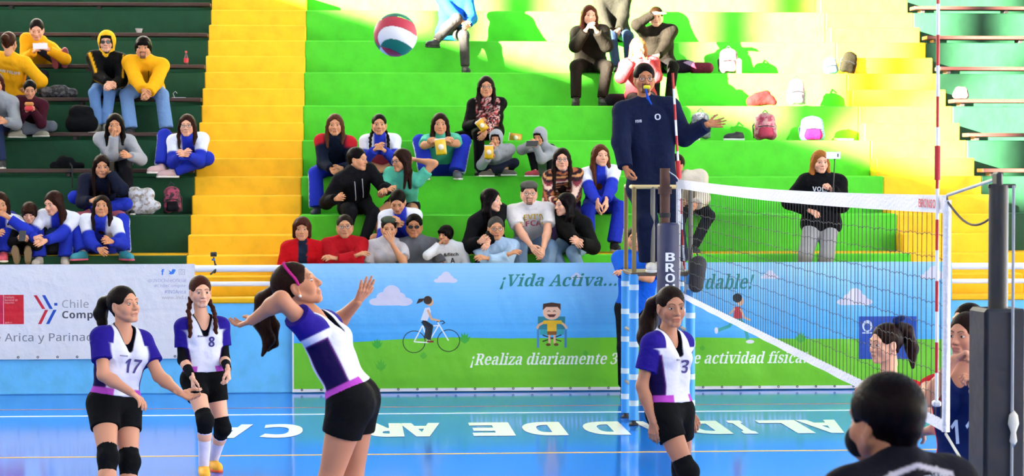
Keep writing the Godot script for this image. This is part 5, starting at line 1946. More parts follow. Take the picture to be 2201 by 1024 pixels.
# ---------- the ball ----------
func make_ball() -> void:
	var c := at_depth(850, 75, 11.1)
	var b := thing("volleyball", "red, green and white volleyball in the air above the spiker", "ball", c)
	var tools := [begin(), begin(), begin()]
	var n := 84
	for i in n:
		for j in n * 2:
			var q := []
			for e in [[i, j], [i + 1, j], [i + 1, j + 1], [i, j + 1]]:
				var la: float = PI * e[0] / n
				var lo: float = TAU * e[1] / (n * 2.0)
				q.append(Vector3(sin(la) * cos(lo), cos(la), sin(la) * sin(lo)))
			var m: Vector3 = ((q[0] + q[2]) / 2.0).normalized()
			# three swirling families of panels
			var t := Basis.from_euler(Vector3(0.5, 0.4, 0.9)) * m
			var sw := atan2(t.z, t.x) + 1.5 * t.y
			var k := posmod(int(floor(sw / TAU * 6.0)), 3)
			var edge := absf(fposmod(sw / TAU * 6.0, 1.0) - 0.5)
			var r := 0.105 - (0.0016 if edge > 0.47 else 0.0)
			tools[k].set_smooth_group(0)
			quad(tools[k], q[0] * r, q[3] * r, q[2] * r, q[1] * r)
	var names_ := [["panel", "d9d7d4"], ["panel", "b02238"], ["panel", "0d6a52"]]
	for k in 3:
		piece(names_[k][0], done(tools[k]), mat(names_[k][1], 0.5), b)


# ---------- bags, shoes and small things on the steps ----------
func tread_spot(x: float, row: int, back := 0.2) -> Vector3:
	var z := row_z(row) - back
	return Vector3(at_z(x, 300, z).x, row_h(row), z)


func make_backpack(label: String, x: float, row: int, w: float, h: float, body: String, pocket: String, lean := 0.0, back := 0.24, lift := 0.0, group := "backpacks left on the steps") -> void:
	var b := Blob.new(0.011, 0.035)
	b.bone(Vector3(-w * 0.26, h * 0.2, 0), Vector3(-w * 0.2, h * 0.74, -0.02), w * 0.24, w * 0.24)
	b.bone(Vector3(w * 0.26, h * 0.2, 0), Vector3(w * 0.2, h * 0.74, -0.02), w * 0.24, w * 0.24)
	b.bone(Vector3(0, h * 0.3, 0), Vector3(0, h * 0.78, -0.02), w * 0.28, w * 0.24)
	b.planes = [[Vector3(0, 0.004, 0), Vector3.DOWN]]
	var p := Blob.new(0.01, 0.03)
	p.bone(Vector3(-w * 0.2, h * 0.2, w * 0.2), Vector3(w * 0.2, h * 0.2, w * 0.2), w * 0.17, w * 0.17)
	p.bone(Vector3(-w * 0.18, h * 0.36, w * 0.18), Vector3(w * 0.18, h * 0.36, w * 0.18), w * 0.14, w * 0.14)
	p.planes = [[Vector3(0, 0.008, 0), Vector3.DOWN]]
	job(b)
	job(p)
	later.append(func() -> void:
		var root := thing("backpack", label, "backpack", tread_spot(x, row, back) + Vector3(0, lift, 0), group)
		root.rotation.z = lean
		piece("bag_body", arrays_mesh([[b.verts, b.normals, b.idx]]), speckled(body), root)
		piece("front_pocket", arrays_mesh([[p.verts, p.normals, p.idx]]), speckled(pocket), root)
		var black := mat("18181c", 0.7)
		piece("zip", tube([Vector3(-w * 0.34, h * 0.48, w * 0.24), Vector3(0, h * 0.52, w * 0.3), Vector3(w * 0.34, h * 0.48, w * 0.24)], 0.005, 5), black, root)
		piece("grab_handle", tube([Vector3(-0.035, h * 0.95, -0.02), Vector3(0, h * 1.06, -0.03), Vector3(0.035, h * 0.95, -0.02)], 0.008, 6), black, root)
		for s in [-1.0, 1.0]:
			piece("shoulder_strap", tube([Vector3(s * w * 0.2, h * 0.9, -w * 0.2), Vector3(s * w * 0.5, h * 0.5, -w * 0.22), Vector3(s * w * 0.46, 0.03, -w * 0.1)], 0.011, 6), black, root))


# cloth print of mixed blots
func speckled(spec: String) -> StandardMaterial3D:
	var parts := spec.split("/")
	if parts.size() == 1:
		return cloth(spec)
	if mats.has(spec):
		return mats[spec]
	var g := Gradient.new()
	g.interpolation_mode = Gradient.GRADIENT_INTERPOLATE_LINEAR
	g.offsets = PackedFloat32Array([0.3, 0.48, 0.62])
	g.colors = PackedColorArray([col(parts[0]), col(parts[1]), col(parts[parts.size() - 1])])
	noise_tex(spec, 0.022, 3, 256, FastNoiseLite.TYPE_SIMPLEX_SMOOTH, g)
	var m := StandardMaterial3D.new()
	m.albedo_texture = tex[spec]
	m.roughness = 0.8
	m.uv1_triplanar = true
	m.uv1_scale = Vector3.ONE * 2.5
	mats[spec] = m
	return m


# a slumped soft thing: a heap of overlapping lobes
func make_heap(called: String, label: String, category: String, at: Vector3, lobes: Array, hex: String, strap := "") -> void:
	var b := Blob.new(0.012, 0.03)
	for l in lobes:
		b.bone(Vector3(l[0], l[1], l[2]), Vector3(l[3], l[4], l[5]), l[6], l[7])
	b.planes = [[Vector3(0, 0.003, 0), Vector3.DOWN]]
	job(b)
	later.append(func() -> void:
		var root := thing(called, label, category, at)
		piece("fabric", arrays_mesh([[b.verts, b.normals, b.idx]]), speckled(hex), root)
		if strap:
			piece("strap", tube([Vector3(0.05, 0.06, 0.1), Vector3(0.08, 0.02, 0.17), Vector3(0.085, -0.22, 0.19)], 0.009, 6), mat(strap, 0.8), root))


func make_shoes(label: String, x: float, row: int, hex: String, sole: String, turn: float) -> void:
	var u := shoe_blob("upper", 0.008)
	var s := shoe_blob("sole", 0.008)
	later.append(func() -> void:
		var root := thing("sports_shoe", label, "shoe", tread_spot(x, row, 0.14) + Vector3(0, 0.0, 0))
		var t := Transform3D(facing(turn), Vector3(0, 0.085, 0))
		piece("upper", boot_mesh(u), mat(hex, 0.6), root, t)
		piece("sole", boot_mesh(s), mat(sole, 0.6), root, t))


func make_things() -> void:
	make_backpack("pink and white flowered backpack with a carton beside it, on the upper sunlit step", 1566, 5, 0.25, 0.33, "5e2030/8c6468/98807f", "7c6668")
	make_backpack("olive green backpack leaning in the sun on the upper step", 1818, 5, 0.2, 0.31, "1f1c10", "19160c", -0.25)
	make_backpack("pale blue patterned backpack half hidden by the olive backpack", 1788, 5, 0.18, 0.22, "28486a/566c80/665a68", "4a6c90", 0.15, 0.3)
	make_backpack("white and pink backpack standing upright on the middle sunlit step", 1712, 4, 0.22, 0.36, "7c6064/947c80/9c8a8c", "887476")
	make_backpack("grey and black backpack behind the referee's hand", 1506, 3, 0.24, 0.36, "5c6068/8a8e94/3a3c42", "70747a")
	make_backpack("red and pink flowered backpack beside the black shoes", 1645, 3, 0.28, 0.34, "84243c/b46478/a88880", "903448")
	make_backpack("blue and magenta backpack on the lower sunlit step", 1746, 3, 0.3, 0.28, "3c6cac/8090b8/5a78a8", "94144e")
	make_backpack("black backpack with pink flowers on the dark green step", 372, 1, 0.2, 0.34, "1c181c/3a2028/a8405c", "17151a", 0.08, 0.22)
	make_backpack("navy blue backpack held between the tracksuit girl's knees", 117, 0, 0.2, 0.32, "1d3050", "15181e", 0.1, 0.07)
	make_heap("sports_bag", "crumpled salmon red bag lying on the middle sunlit step", "bag", tread_spot(1637, 4, 0.2), [[-0.12, 0.06, 0, 0.1, 0.08, 0, 0.07, 0.06], [-0.06, 0.1, 0, 0.06, 0.15, -0.02, 0.07, 0.05], [0.1, 0.08, 0.02, 0.14, 0.05, 0.04, 0.05, 0.04]], "6c1a18")
	make_heap("sports_bag", "dark purple bag slumped beside the boy shading his eyes", "bag", tread_spot(1468, 5, 0.2), [[-0.1, 0.08, 0, 0.1, 0.09, 0, 0.09, 0.07], [0, 0.12, 0, 0.06, 0.13, 0, 0.05, 0.04]], "1c1620")
	make_heap("sports_bag", "maroon bag lying beside the flowered backpack", "bag", tread_spot(1506, 5, 0.18), [[-0.08, 0.07, 0, 0.09, 0.07, 0, 0.075, 0.07]], "5a1c2a")
	make_heap("sports_bag", "black bag beside the feet of the girl in dark clothes", "bag", tread_spot(1326, 4, 0.16), [[-0.07, 0.07, 0, 0.08, 0.07, 0, 0.08, 0.08]], "17161a")
	make_heap("sports_bag", "black bag with hanging strap on the lowest dark bench", "bag", tread_spot(143, 2, 0.12) + Vector3(0, 0.09, 0), [[-0.14, 0.03, 0, 0.16, 0.03, 0, 0.05, 0.04], [-0.04, 0.08, 0, 0.04, 0.08, 0, 0.07, 0.05]], "101114", "101114")
	make_heap("sports_bag", "black and grey bag on the bench behind the boy eating", "bag", tread_spot(128, 4, 0.12) + Vector3(0, 0.09, 0), [[-0.18, 0.06, 0, 0.16, 0.05, 0, 0.07, 0.06], [-0.05, 0.1, 0, 0.05, 0.1, 0, 0.05, 0.05]], "17181b/2a2b30/5c5e64")
	make_heap("sports_bag", "large black bag standing beside the sunglasses person's legs", "bag", tread_spot(176, 3, 0.16) + Vector3(0, 0.09, 0), [[-0.08, 0.1, 0, 0.08, 0.1, 0, 0.11, 0.11], [-0.05, 0.22, 0, 0.05, 0.22, 0, 0.1, 0.09]], "0f1012")
	make_heap("jacket_pile", "white and tan jackets heaped on the dark green step", "jacket", tread_spot(305, 1, 0.2), [[-0.14, 0.08, 0, 0.08, 0.08, 0.02, 0.08, 0.08], [-0.08, 0.2, 0, 0.06, 0.22, 0, 0.07, 0.08], [0.05, 0.14, 0.04, 0.16, 0.1, 0.05, 0.06, 0.05], [-0.1, 0.26, 0, -0.06, 0.27, 0, 0.05, 0.04]], "8a7a66/c9cad0/d4d6de")
	make_heap("jacket_pile", "salmon pink jacket bundled on the braided girl's lap", "jacket", tread_spot(813, 2, 0.06) + Vector3(0, 0.1, 0), [[-0.13, 0.08, 0, 0.13, 0.06, 0, 0.09, 0.08], [-0.06, 0.13, 0, 0.08, 0.1, 0, 0.07, 0.07]], "b8404c")
	make_heap("jacket_pile", "pale blue jacket and dark bag between the yellow hoodies", "jacket", tread_spot(272, 4, 0.3) + Vector3(0, 0.09, 0), [[0, 0.3, 0, 0.02, 0.42, 0, 0.1, 0.09], [-0.02, 0.08, 0, 0.02, 0.2, 0, 0.12, 0.1]], "2a3038/6f7a86/8a94a2")
	make_heap("cloth_hat", "cream cloth hat left on the sunlit bench", "hat", tread_spot(2064, 4, 0.1) + Vector3(0, 0.09, 0), [[-0.05, 0.05, 0, 0.06, 0.04, 0, 0.05, 0.045], [-0.02, 0.1, 0, 0.04, 0.1, 0, 0.055, 0.05]], "6c5c56")
	make_heap("black_coat", "black coat lying beside the flowered blouse woman", "coat", tread_spot(1003, 3, 0.12), [[-0.12, 0.05, 0, 0.1, 0.08, 0, 0.05, 0.07], [0.02, 0.1, -0.02, 0.1, 0.14, -0.02, 0.06, 0.06]], "0f0e11")
	make_shoes("white sports shoe beside grey backpack, nearer the post", 1474, 3, "c4beb2", "d0ccc4", -60.0)
	make_shoes("white sports shoe beside grey backpack, nearer the bag", 1492, 3, "d0ccc4", "d4d0c8", -75.0)
	make_shoes("black sports shoe with white sole on sunlit step", 1588, 3, "141416", "c8c8cc", -80.0)
	# held things and small litter
	later.append(func() -> void:
		var paper := thing("paper_sheet", "white sheet of paper held by the yellow hoodie girl", "paper", held("reader", Vector3(0, 0.05, 0.09)))
		piece("sheet", box(Vector3(0.17, 0.12, 0.004), Vector3.ZERO, 0.001, Basis.from_euler(Vector3(-0.9, 0.1, 0.05))), mat("c4c0cc", 0.7), paper)
		phone("black phone held to the navy girl's ear", held("caller", Vector3(0.015, 0.06, 0.0), "B"), Basis.from_euler(Vector3(0.2, 0.9, 0.2)), "101114")
		phone("dark phone held by the boy among tracksuits", held("gamer", Vector3(0, 0.04, 0.09)), Basis.from_euler(Vector3(-0.7, 0, 0)), "24252a")
		phone("dark phone held by the hooded child", held("kid_b", Vector3(-0.01, 0.02, 0.08)), Basis.from_euler(Vector3(-0.5, -0.4, 1.57)), "24262a")
		crisps("yellow crisp bag held by the hooded child", held("kid_a", Vector3(0.0, 0.07, 0.07), "A"), 0.15, 0.0, "d8a818")
		crisps("white and yellow crisp bag between the teal girl's knees", held("teal", Vector3(0.0, -0.07, 0.06)), 0.18, 0.12, "d8b020")
		crisps("yellow crisp bag in the flowered blouse woman's hands", held("flower", Vector3(0.0, 0.02, 0.08)), 0.14, 0.7, "d0a010")
		crisps("yellow and silver crisp bag lying on the step beside children", tread_spot(1108, 3, 0.12) + Vector3(0, 0.03, 0), 0.15, 1.45, "c9982a")
		var sandwich := thing("sandwich", "sandwich in red wrapper eaten by the maroon boy", "food", held("eater", Vector3(0, 0.05, 0.07)))
		piece("bread", box(Vector3(0.1, 0.045, 0.06), Vector3(0, 0.02, 0), 0.016), mat("b87a3a", 0.8), sandwich)
		piece("wrapper", box(Vector3(0.1, 0.06, 0.07), Vector3(0.0, -0.03, 0), 0.02), mat("c43038", 0.5), sandwich)
		var bottle := thing("soda_bottle", "small soda bottle with red label and cap on the bench", "bottle", tread_spot(401, 5, 0.1) + Vector3(0, 0.088, 0))
		piece("glass", lathe([[0.0, 0.0], [0.026, 0.0], [0.028, 0.02], [0.027, 0.09], [0.012, 0.13], [0.011, 0.15]], 14), mat("5c3a34", 0.15), bottle)
		piece("bottle_label", lathe([[0.0285, 0.03], [0.0285, 0.08]], 14), mat("c8202c", 0.5), bottle)
		piece("cap", lathe([[0.0, 0.168], [0.013, 0.166], [0.013, 0.148]], 12), mat("c8202c", 0.5), bottle)
		var cup := thing("paper_bowl", "white paper bowl standing on the upper dark bench", "bowl", tread_spot(300, 6, 0.1) + Vector3(0, 0.088, 0))
		piece("bowl", lathe([[0.0, 0.0], [0.03, 0.0], [0.046, 0.055], [0.048, 0.056], [0.044, 0.05], [0.028, 0.006], [0.0, 0.006]], 16), mat("d0cac8", 0.6), cup)
		var litter := thing("wrapper", "flat white wrapper left on the dark green bench", "litter", tread_spot(385, 4, 0.08) + Vector3(0, 0.09, 0))
		piece("foil", box(Vector3(0.16, 0.008, 0.05), Vector3.ZERO, 0.002), mat("c8ccd0", 0.5), litter)
		piece("loop", tube([Vector3(-0.05, 0.0, 0), Vector3(-0.07, 0.05, 0), Vector3(-0.04, 0.075, 0), Vector3(-0.02, 0.05, 0)], 0.004, 5), mat("c8ccd0", 0.5), litter)
		var carton := thing("drink_carton", "cream drink carton beside the flowered backpack", "carton", tread_spot(1588, 5, 0.12))
		piece("box", box(Vector3(0.06, 0.17, 0.06), Vector3(0, 0.085, 0), 0.006), mat("d8c48a", 0.6), carton)
		piece("lid", box(Vector3(0.03, 0.02, 0.03), Vector3(0, 0.178, 0), 0.006), mat("d8d4cc", 0.6), carton)
		var bits := thing("wrapper", "small orange and white litter lying on the lower sunlit step", "litter", tread_spot(1815, 3, 0.1))
		piece("stick", tube([Vector3(-0.1, 0.012, 0), Vector3(0.1, 0.012, 0.02)], 0.01, 6), mat("c8c8c4", 0.6), bits)
		piece("tip", tube([Vector3(-0.12, 0.014, 0), Vector3(-0.09, 0.014, 0)], 0.014, 6), mat("c85a20", 0.6), bits)
		# flat cap
		var capn := thing("selfie_stick", "selfie stick with a white phone held by the blonde woman", "selfie stick", held("selfie", Vector3(0.01, 0.03, 0.05), "B"))
		piece("pole", tube([Vector3.ZERO, Vector3(0.015, 0.3, 0.0)], 0.006, 8), mat("141416", 0.4), capn)
		piece("grip", tube([Vector3(0, -0.1, 0), Vector3.ZERO], 0.012, 8), mat("141416", 0.7), capn)
		piece("clamp", box(Vector3(0.02, 0.09, 0.02), Vector3(0.015, 0.335, 0), 0.004), mat("141416", 0.5), capn)
		piece("phone", box(Vector3(0.155, 0.075, 0.009), Vector3(-0.005, 0.338, 0.01), 0.003), mat("d4d4d8", 0.4), capn)
		piece("camera_bump", box(Vector3(0.012, 0.035, 0.004), Vector3(0.045, 0.338, 0.016), 0.001), mat("202024", 0.3), capn)
		var go := thing("action_camera", "small black action camera clamped on the white railing", "camera", Vector3(at_z(462, 577, WALL_Z).x, 1.295, WALL_Z - 0.07))
		var loop := PackedVector3Array()
		for i in 10:
			var a := PI * 0.45 + TAU * 0.75 * i / 9.0
			loop.append(Vector3(0.01 * sin(i * 0.8), sin(a) * 0.043, cos(a) * 0.043))
		loop.append(Vector3(-0.05, -0.06, 0.05))
		piece("clamp", tube(loop, 0.009, 8), mat("131316", 0.5), go)
		piece("stem", tube([Vector3(0, 0.036, 0.0), Vector3(-0.015, 0.12, 0.02)], 0.009, 8), mat("131316", 0.5), go)
		piece("joint", lathe([[0.0, 0.085], [0.018, 0.085], [0.018, 0.105], [0.0, 0.105]], 10, Vector3(-0.018, 0, 0.02)), mat("1c5a9a", 0.4), go)
		piece("camera_body", box(Vector3(0.065, 0.048, 0.035), Vector3(-0.015, 0.15, 0.02), 0.006), mat("1a1a1e", 0.4), go)
		piece("lens", lathe([[0.0, 0.0], [0.012, 0.0], [0.012, 0.008], [0.0, 0.008]], 12, Vector3(0.0, 0.155, 0.036), Basis.from_euler(Vector3(PI / 2, 0, 0))), mat("08080a", 0.1), go))


# where a person's hands meet (or one wrist is), moved a little
func held(who: String, off: Vector3, side := "") -> Vector3:
	var r: Dictionary = holders[who].rig
	return (r["wr" + side] if side else (r.wrA + r.wrB) / 2.0) + off


func phone(label: String, at: Vector3, turn: Basis, hex: String) -> void:
	var p := thing("phone", label, "phone", at)
	piece("case", box(Vector3(0.07, 0.14, 0.009), Vector3.ZERO, 0.003, turn), mat(hex, 0.4), p)
	piece("screen", box(Vector3(0.062, 0.128, 0.002), turn * Vector3(0, 0, -0.0052), 0.0005, turn), mat("0c0c10", 0.1), p)


func crisps(label: String, at: Vector3, h: float, turn: float, hex: String) -> void:
	var p := thing("crisp_bag", label, "bag", at)
	var st := begin()
	st.set_smooth_group(0)
	var w := h * 0.68
	var t := Basis.from_euler(Vector3(0, 0, turn))
	var n := 8
	for side in [-1.0, 1.0]:
		for i in n:
			for j in n:
				var q := []
				for e in [[i, j], [i + 1, j], [i + 1, j + 1], [i, j + 1]]:
					var u: float = e[0] / float(n)
					var v: float = e[1] / float(n)
					var puff: float = sin(PI * u) * sin(PI * v) * 0.03 + 0.003 * sin(u * 17.0 + v * 5.0) * sin(PI * v)
					q.append(t * Vector3((u - 0.5) * w, (v - 0.5) * h, side * puff))
				if side > 0.0:
					quad(st, q[0], q[3], q[2], q[1])
				else:
					quad(st, q[0], q[1], q[2], q[3])
	piece("foil", done(st), mat(hex, 0.35), p)
	piece("seal", box(Vector3(w, h * 0.08, 0.004), t * Vector3(0, h * 0.5, 0), 0.001, t), mat("d0d0d4", 0.3), p)
	piece("print", lathe([[0.0, 0.0], [w * 0.28, 0.0], [w * 0.26, 0.006], [0.0, 0.008]], 14, t * Vector3(0, 0, 0.027), t * Basis.from_euler(Vector3(PI / 2, 0, 0))), mat("d8d0c0", 0.4), p)


func on_floor(x: float, y: float, k: float) -> Vector3:
	return at_h(x, y, 0.085 * k)


func vneck_distance(v: Vector3, r: Dictionary, tip: float, bust: float) -> float:
	var a: Vector3 = r.neck + r.up * 0.05 * r.k + r.fwd * 0.035 * r.k
	var b: Vector3 = r.neck - r.up * tip * r.k + r.fwd * (0.085 + bust * 0.02) * r.k
	var t := clampf((v - a).dot(b - a) / (b - a).length_squared(), 0.0, 1.0)
	return (v - a.lerp(b, t)).length() - lerpf(0.072, 0.012, t) * r.k


# white shirt with royal blue raglan sleeves, dark side panels, black collar and a pink band at the sides of the hem
func pat_jersey(v: Vector3, r: Dictionary, cols: Array, panel: float) -> Color:
	var k: float = r.k
	var d: Vector3 = v - r.hip
	var tl: float = (r.neck - r.hip).length()
	var u: float = d.dot(r.up) / tl
	var l: float = absf(d.dot(r.lat)) / k
	var a := rad_to_deg(atan2(l, d.dot(r.fwd) / k))
	var c: Color = cols[0]
	var wide := 24.0 + panel * (1.0 - absf(u - 0.35) * 1.3)
	var side := minf((wide - absf(a - 94.0)) * 0.0023, (0.76 - u) * tl)
	c = c.lerp(cols[5], smoothstep(-0.004, 0.004, side))
	c = c.lerp(cols[2], smoothstep(-0.004, 0.004, side - 0.008))
	c = c.lerp(cols[3], smoothstep(-0.004, 0.004, minf((0.07 / 0.49 + 0.085 - u) * tl, (a - 38.0) * 0.0023)))
	if u > 0.5:
		var near := (u - 0.84) * tl
		for arm in ["A", "B"]:
			var sh: Vector3 = r["sh" + arm]
			var dir: Vector3 = (r["el" + arm] - sh).normalized()
			var t := (v - sh).dot(dir)
			if t > -0.02:
				near = maxf(near, 0.078 * k - (v - sh - dir * t).length() - maxf(0.0, 0.03 - t) * 0.5)
		c = c.lerp(cols[1], smoothstep(-0.004, 0.004, minf(near, l - 0.106 - maxf(1.0 - u, 0.0) * 0.1)))
	return c.lerp(cols[4], smoothstep(0.004, -0.004, vneck_distance(v, r, 0.11, 0.8) - 0.017 * k))


func pat_rival(v: Vector3, r: Dictionary) -> Color:
	var k: float = r.k
	var d: Vector3 = v - r.hip
	var tl: float = (r.neck - r.hip).length()
	var u: float = d.dot(r.up) / tl
	var l: float = absf(d.dot(r.lat)) / k
	var a := rad_to_deg(atan2(l, d.dot(r.fwd)))
	if u > 0.7 and l > 0.085:
		return lin("b01a26")
	if u < 0.7 and absf(a - 92.0) < 16.0:
		return lin("b01a26")
	return lin("151d4c")


func pat_coach(v: Vector3, r: Dictionary) -> Color:
	var k: float = r.k
	var d: Vector3 = v - r.neck
	var u: float = d.dot(r.up) / k
	var l: float = d.dot(r.lat) / k
	# pale piping: round the collar and down over the shoulder blades
	var s := 0.0
	if absf(l) < 0.13:
		s = maxf(s, smoothstep(0.01, 0.005, absf(u - 0.032 + absf(l) * 0.3)))
	if u < 0.02:
		s = maxf(s, smoothstep(0.009, 0.004, absf(absf(l) - (0.075 + (0.02 - u) * 0.6))))
	return lin("0d101b").lerp(lin("a09ca6"), s)


# pads, socks and arm sleeves: a tight tube between two points on a limb
func cuff(a: Vector3, b: Vector3, ra: float, rb: float, cell := 0.009) -> Blob:
	var o := Blob.new(cell, 0.02)
	o.bone(a, b, ra, rb, Blob.CUT_END | Blob.CUT_START)
	return o


func knee_pad(r: Dictionary, side: String) -> Blob:
	var k: float = r.k
	var kn: Vector3 = r["kn" + side]
	var th: Vector3 = kn.lerp(r["hip" + side], 0.22)
	var sh: Vector3 = kn.lerp(r["an" + side], 0.24)
	var o := Blob.new(0.009, 0.03)
	o.bone(th, kn, 0.068 * k, 0.066 * k, Blob.CUT_START)
	o.bone(kn, sh, 0.066 * k, 0.06 * k, Blob.CUT_END)
	var front: Vector3 = (kn - (r["hip" + side] + r["an" + side]) / 2.0).normalized()
	o.egg(kn + front * 0.022 * k, Vector3.ONE * 0.058 * k)
	return o


func tail(pts: Array, radii: Array, cell := 0.006) -> Blob:
	var o := Blob.new(cell, 0.02)
	o.chain(pts, radii)
	return o


func mark(p: Dictionary, text: String, w: float, h: float, l: float, u: float, hex: String, bold := true, behind := false, called := "lettering") -> void:
	later.append(func() -> void:
		var r: Dictionary = p.rig
		var s := -1.0 if behind else 1.0
		var t := Transform3D(Basis(r.lat * s, r.up, r.fwd * s), r.hip + r.lat * (l * r.k) + r.up * (u * r.k) + r.fwd * (s * 0.1))
		piece(called, print_on(p.top, text, font(bold), w * r.k, h * r.k, t), mat(hex, 0.7), p.node, Transform3D(Basis.IDENTITY, -p.base)))


# the two cords of a hood, hanging on the chest
func cords(p: Dictionary, hex: String, length := 0.26) -> void:
	later.append(func() -> void:
		var r: Dictionary = p.rig
		for s in [-1.0, 1.0]:
			var pts := PackedVector3Array()
			for i in 6:
				var a: Vector3 = r.neck + r.lat * (s * 0.045 * r.k) - r.up * ((0.04 + length * i / 5.0) * r.k) + r.fwd * 0.25
				pts.append(p.top.drop(a, -r.fwd) + r.fwd * 0.005)
			piece("hood_cord", tube(pts, 0.0055, 6), mat(hex, 0.8), p.node, Transform3D(Basis.IDENTITY, -p.base)))


func make_players() -> void:
	var kit := [lin("cacadb"), lin("221678"), lin("17113e"), lin("a844ac"), lin("0c0c12"), lin("54206a")]
	var team := {"sex": "woman", "sleeve": 0.62, "loose": 0.017, "vneck": 0.11, "bust": 0.9, "hem": -0.07, "top_name": "jersey", "top_pattern": pat_jersey.bind(kit, 12.0), "bottom": "0c0c0e", "bottom_name": "shorts", "leg": 0.46, "leg_loose": 0.006, "skin": "mid", "hair_color": "17100e", "head_size": 1.06, "group": "players in white and purple jerseys", "hips": 1.06, "thigh": 1.16}
	var kitted := func(more: Dictionary) -> Dictionary:
		var d := team.duplicate()
		d.merge(more, true)
		return d
	# number 17
	var r := make_rig({"k": 0.95, "hip": at_depth(246, 870, 14.8), "nk": [264, 709], "hd": [267, 657, 50.0, 10.0], "ahead": 0.02, "ty": 38.0, "A": at_depth(284, 846, 14.55), "B": at_depth(388, 846, 14.72), "pA": [0.9, -0.7, -0.5], "pB": [0.2, -1.0, -0.3], "fA": on_floor(228, 1158, 0.95), "fB": on_floor(270, 1146, 0.95), "kA": [0.05, 0.0, 1.0], "kB": [0.05, 0.0, 1.0]})
	var p := add_person("player number 17 in white and purple jersey beside the white banner", r, kitted.call({"hair": "tied", "skin": "c48a6c", "fat": 1.06, "bust": 1.15, "limb": 1.08, "shoe": "e8a020", "hA": "relax", "hB": "relax", "dA": at_depth(318, 872, 14.5) - at_depth(284, 846, 14.55), "dB": at_depth(420, 858, 14.7) - at_depth(388, 846, 14.72), "palmA": Vector3(0.2, -1, 0.2), "palmB": Vector3(0.1, 0.7, 0.6), "gaze": Vector2(0.25, 0.1), "extra": [["ponytail", tail([at_depth(238, 642, 14.86), at_depth(224, 652, 14.9), at_depth(216, 675, 14.9), at_depth(220, 695, 14.88), at_depth(226, 712, 14.86)], [0.03, 0.04, 0.044, 0.03, 0.01]), "14100e"], ["knee_pad", knee_pad(r, "A"), "0d0d10"], ["knee_pad", knee_pad(r, "B"), "0d0d10"]]}), true)
	mark(p, "17", 0.115, 0.095, 0.03, 0.27, "241a6a", true, false, "number")
	mark(p, "mizuno", 0.07, 0.012, -0.06, 0.335, "3a3060")
	# number 8
	r = make_rig({"k": 0.93, "hip": at_depth(437, 816, 17.8), "nk": [434, 686], "hd": [431, 628, 17.0, -2.0], "ty": 20.0, "A": at_depth(414, 814, 17.58), "B": at_depth(490, 796, 17.65), "pA": [0.15, -0.2, -1.0], "pB": [0.2, -0.2, -1.0], "fA": on_floor(438, 1004, 0.93), "fB": on_floor(458, 990, 0.93), "kA": [-0.02, 0.0, 1.0], "kB": [0.12, 0.0, 1.0], "tA": 8.0, "tB": 20.0})
	var socks := []
	for side in ["A", "B"]:
		socks.append(["sock", cuff((r["kn" + side] as Vector3).lerp(r["an" + side], 0.2), r["an" + side], 0.054, 0.04), "c8c4da"])
		socks.append(["knee_pad", knee_pad(r, side), "0d0d10"])
		var arm := cuff((r["sh" + side] as Vector3).lerp(r["el" + side], 0.5), r["el" + side], 0.046, 0.042)
		arm.typ[0] = Blob.CUT_START
		arm.bone(r["el" + side], (r["el" + side] as Vector3).lerp(r["wr" + side], 0.94), 0.042, 0.03, Blob.CUT_END)
		socks.append(["arm_sleeve", arm, "0f0f13"])
	p = add_person("player number 8 with braids, black arm sleeves and yellow shoes", r, kitted.call({"hair": "braids", "hair_color": "3a1c14", "skin": "fair", "shoe": "e8a412", "sole": "d8501c", "bust": 0.75, "hA": "half", "hB": "half", "dA": Vector3(0.12, -1, 0.5), "dB": Vector3(0.1, -1, 0.3), "palmA": Vector3(1, 0, -0.3), "palmB": Vector3(-1, 0, -0.3), "gaze": Vector2(0.1, 0), "extra": socks}), true)
	mark(p, "8", 0.05, 0.085, 0.045, 0.31, "241a6a", true, false, "number")
	mark(p, "Mizuno", 0.06, 0.018, -0.045, 0.36, "2a2440")
	# the spiker in the air
	r = make_rig({"k": 0.97, "hip": at_depth(760, 862, 11.6), "nk": at_depth(676, 686, 11.6), "hd": [at_depth(640, 616, 11.6), 84.0, 84.0, 26.0], "ty": 78.0, "A": at_depth(541, 690, 11.42), "eA": at_depth(604, 644, 11.3), "B": at_depth(768, 650, 11.9), "eB": at_depth(716, 704, 12.0), "fA": at_depth(622, 1215, 11.6), "fB": at_depth(706, 1235, 11.8), "kA": [0.0, 0.1, 1.0], "kB": [0.0, 0.1, 1.0]})
	p = add_person("jumping spiker with arm drawn back, pink headband and pearl earring", r, kitted.call({"hair": "tied", "hair_color": "22130e", "skin": "b47a5c", "hips": 1.18, "thigh": 1.22, "limb": 1.08, "leg": 0.42, "sleeve": 0.5, "bust": 0.9, "top_pattern": pat_jersey.bind(kit, 4.0), "shoe": "e8a020", "hA": "relax", "hB": "open", "dA": at_depth(500, 704, 11.5) - at_depth(541, 690, 11.42), "dB": at_depth(796, 598, 11.86) - at_depth(768, 650, 11.9), "palmA": Vector3(0, 1, 0.3), "palmB": Vector3(-0.6, 0, -0.8), "gaze": Vector2(0, 0.3), "wear": [["headband", headband(), "a82470"], ["earring", bead(Vector3(-0.081, -0.048, 0.0), 0.008), "d8d4cc", 0.25], ["earring", bead(Vector3(0.081, -0.048, 0.0), 0.008), "d8d4cc", 0.25]], "extra": [["ponytail", tail([at_depth(592, 622, 11.62), at_depth(566, 646, 11.68), at_depth(562, 690, 11.7), at_depth(578, 730, 11.68), at_depth(564, 765, 11.66)], [0.03, 0.042, 0.046, 0.03, 0.008]), "26150e"], ["ponytail", tail([at_depth(570, 655, 11.7), at_depth(590, 700, 11.72), at_depth(592, 740, 11.72), at_depth(576, 756, 11.72)], [0.02, 0.024, 0.014, 0.005]), "2e1a10"]]}), true)
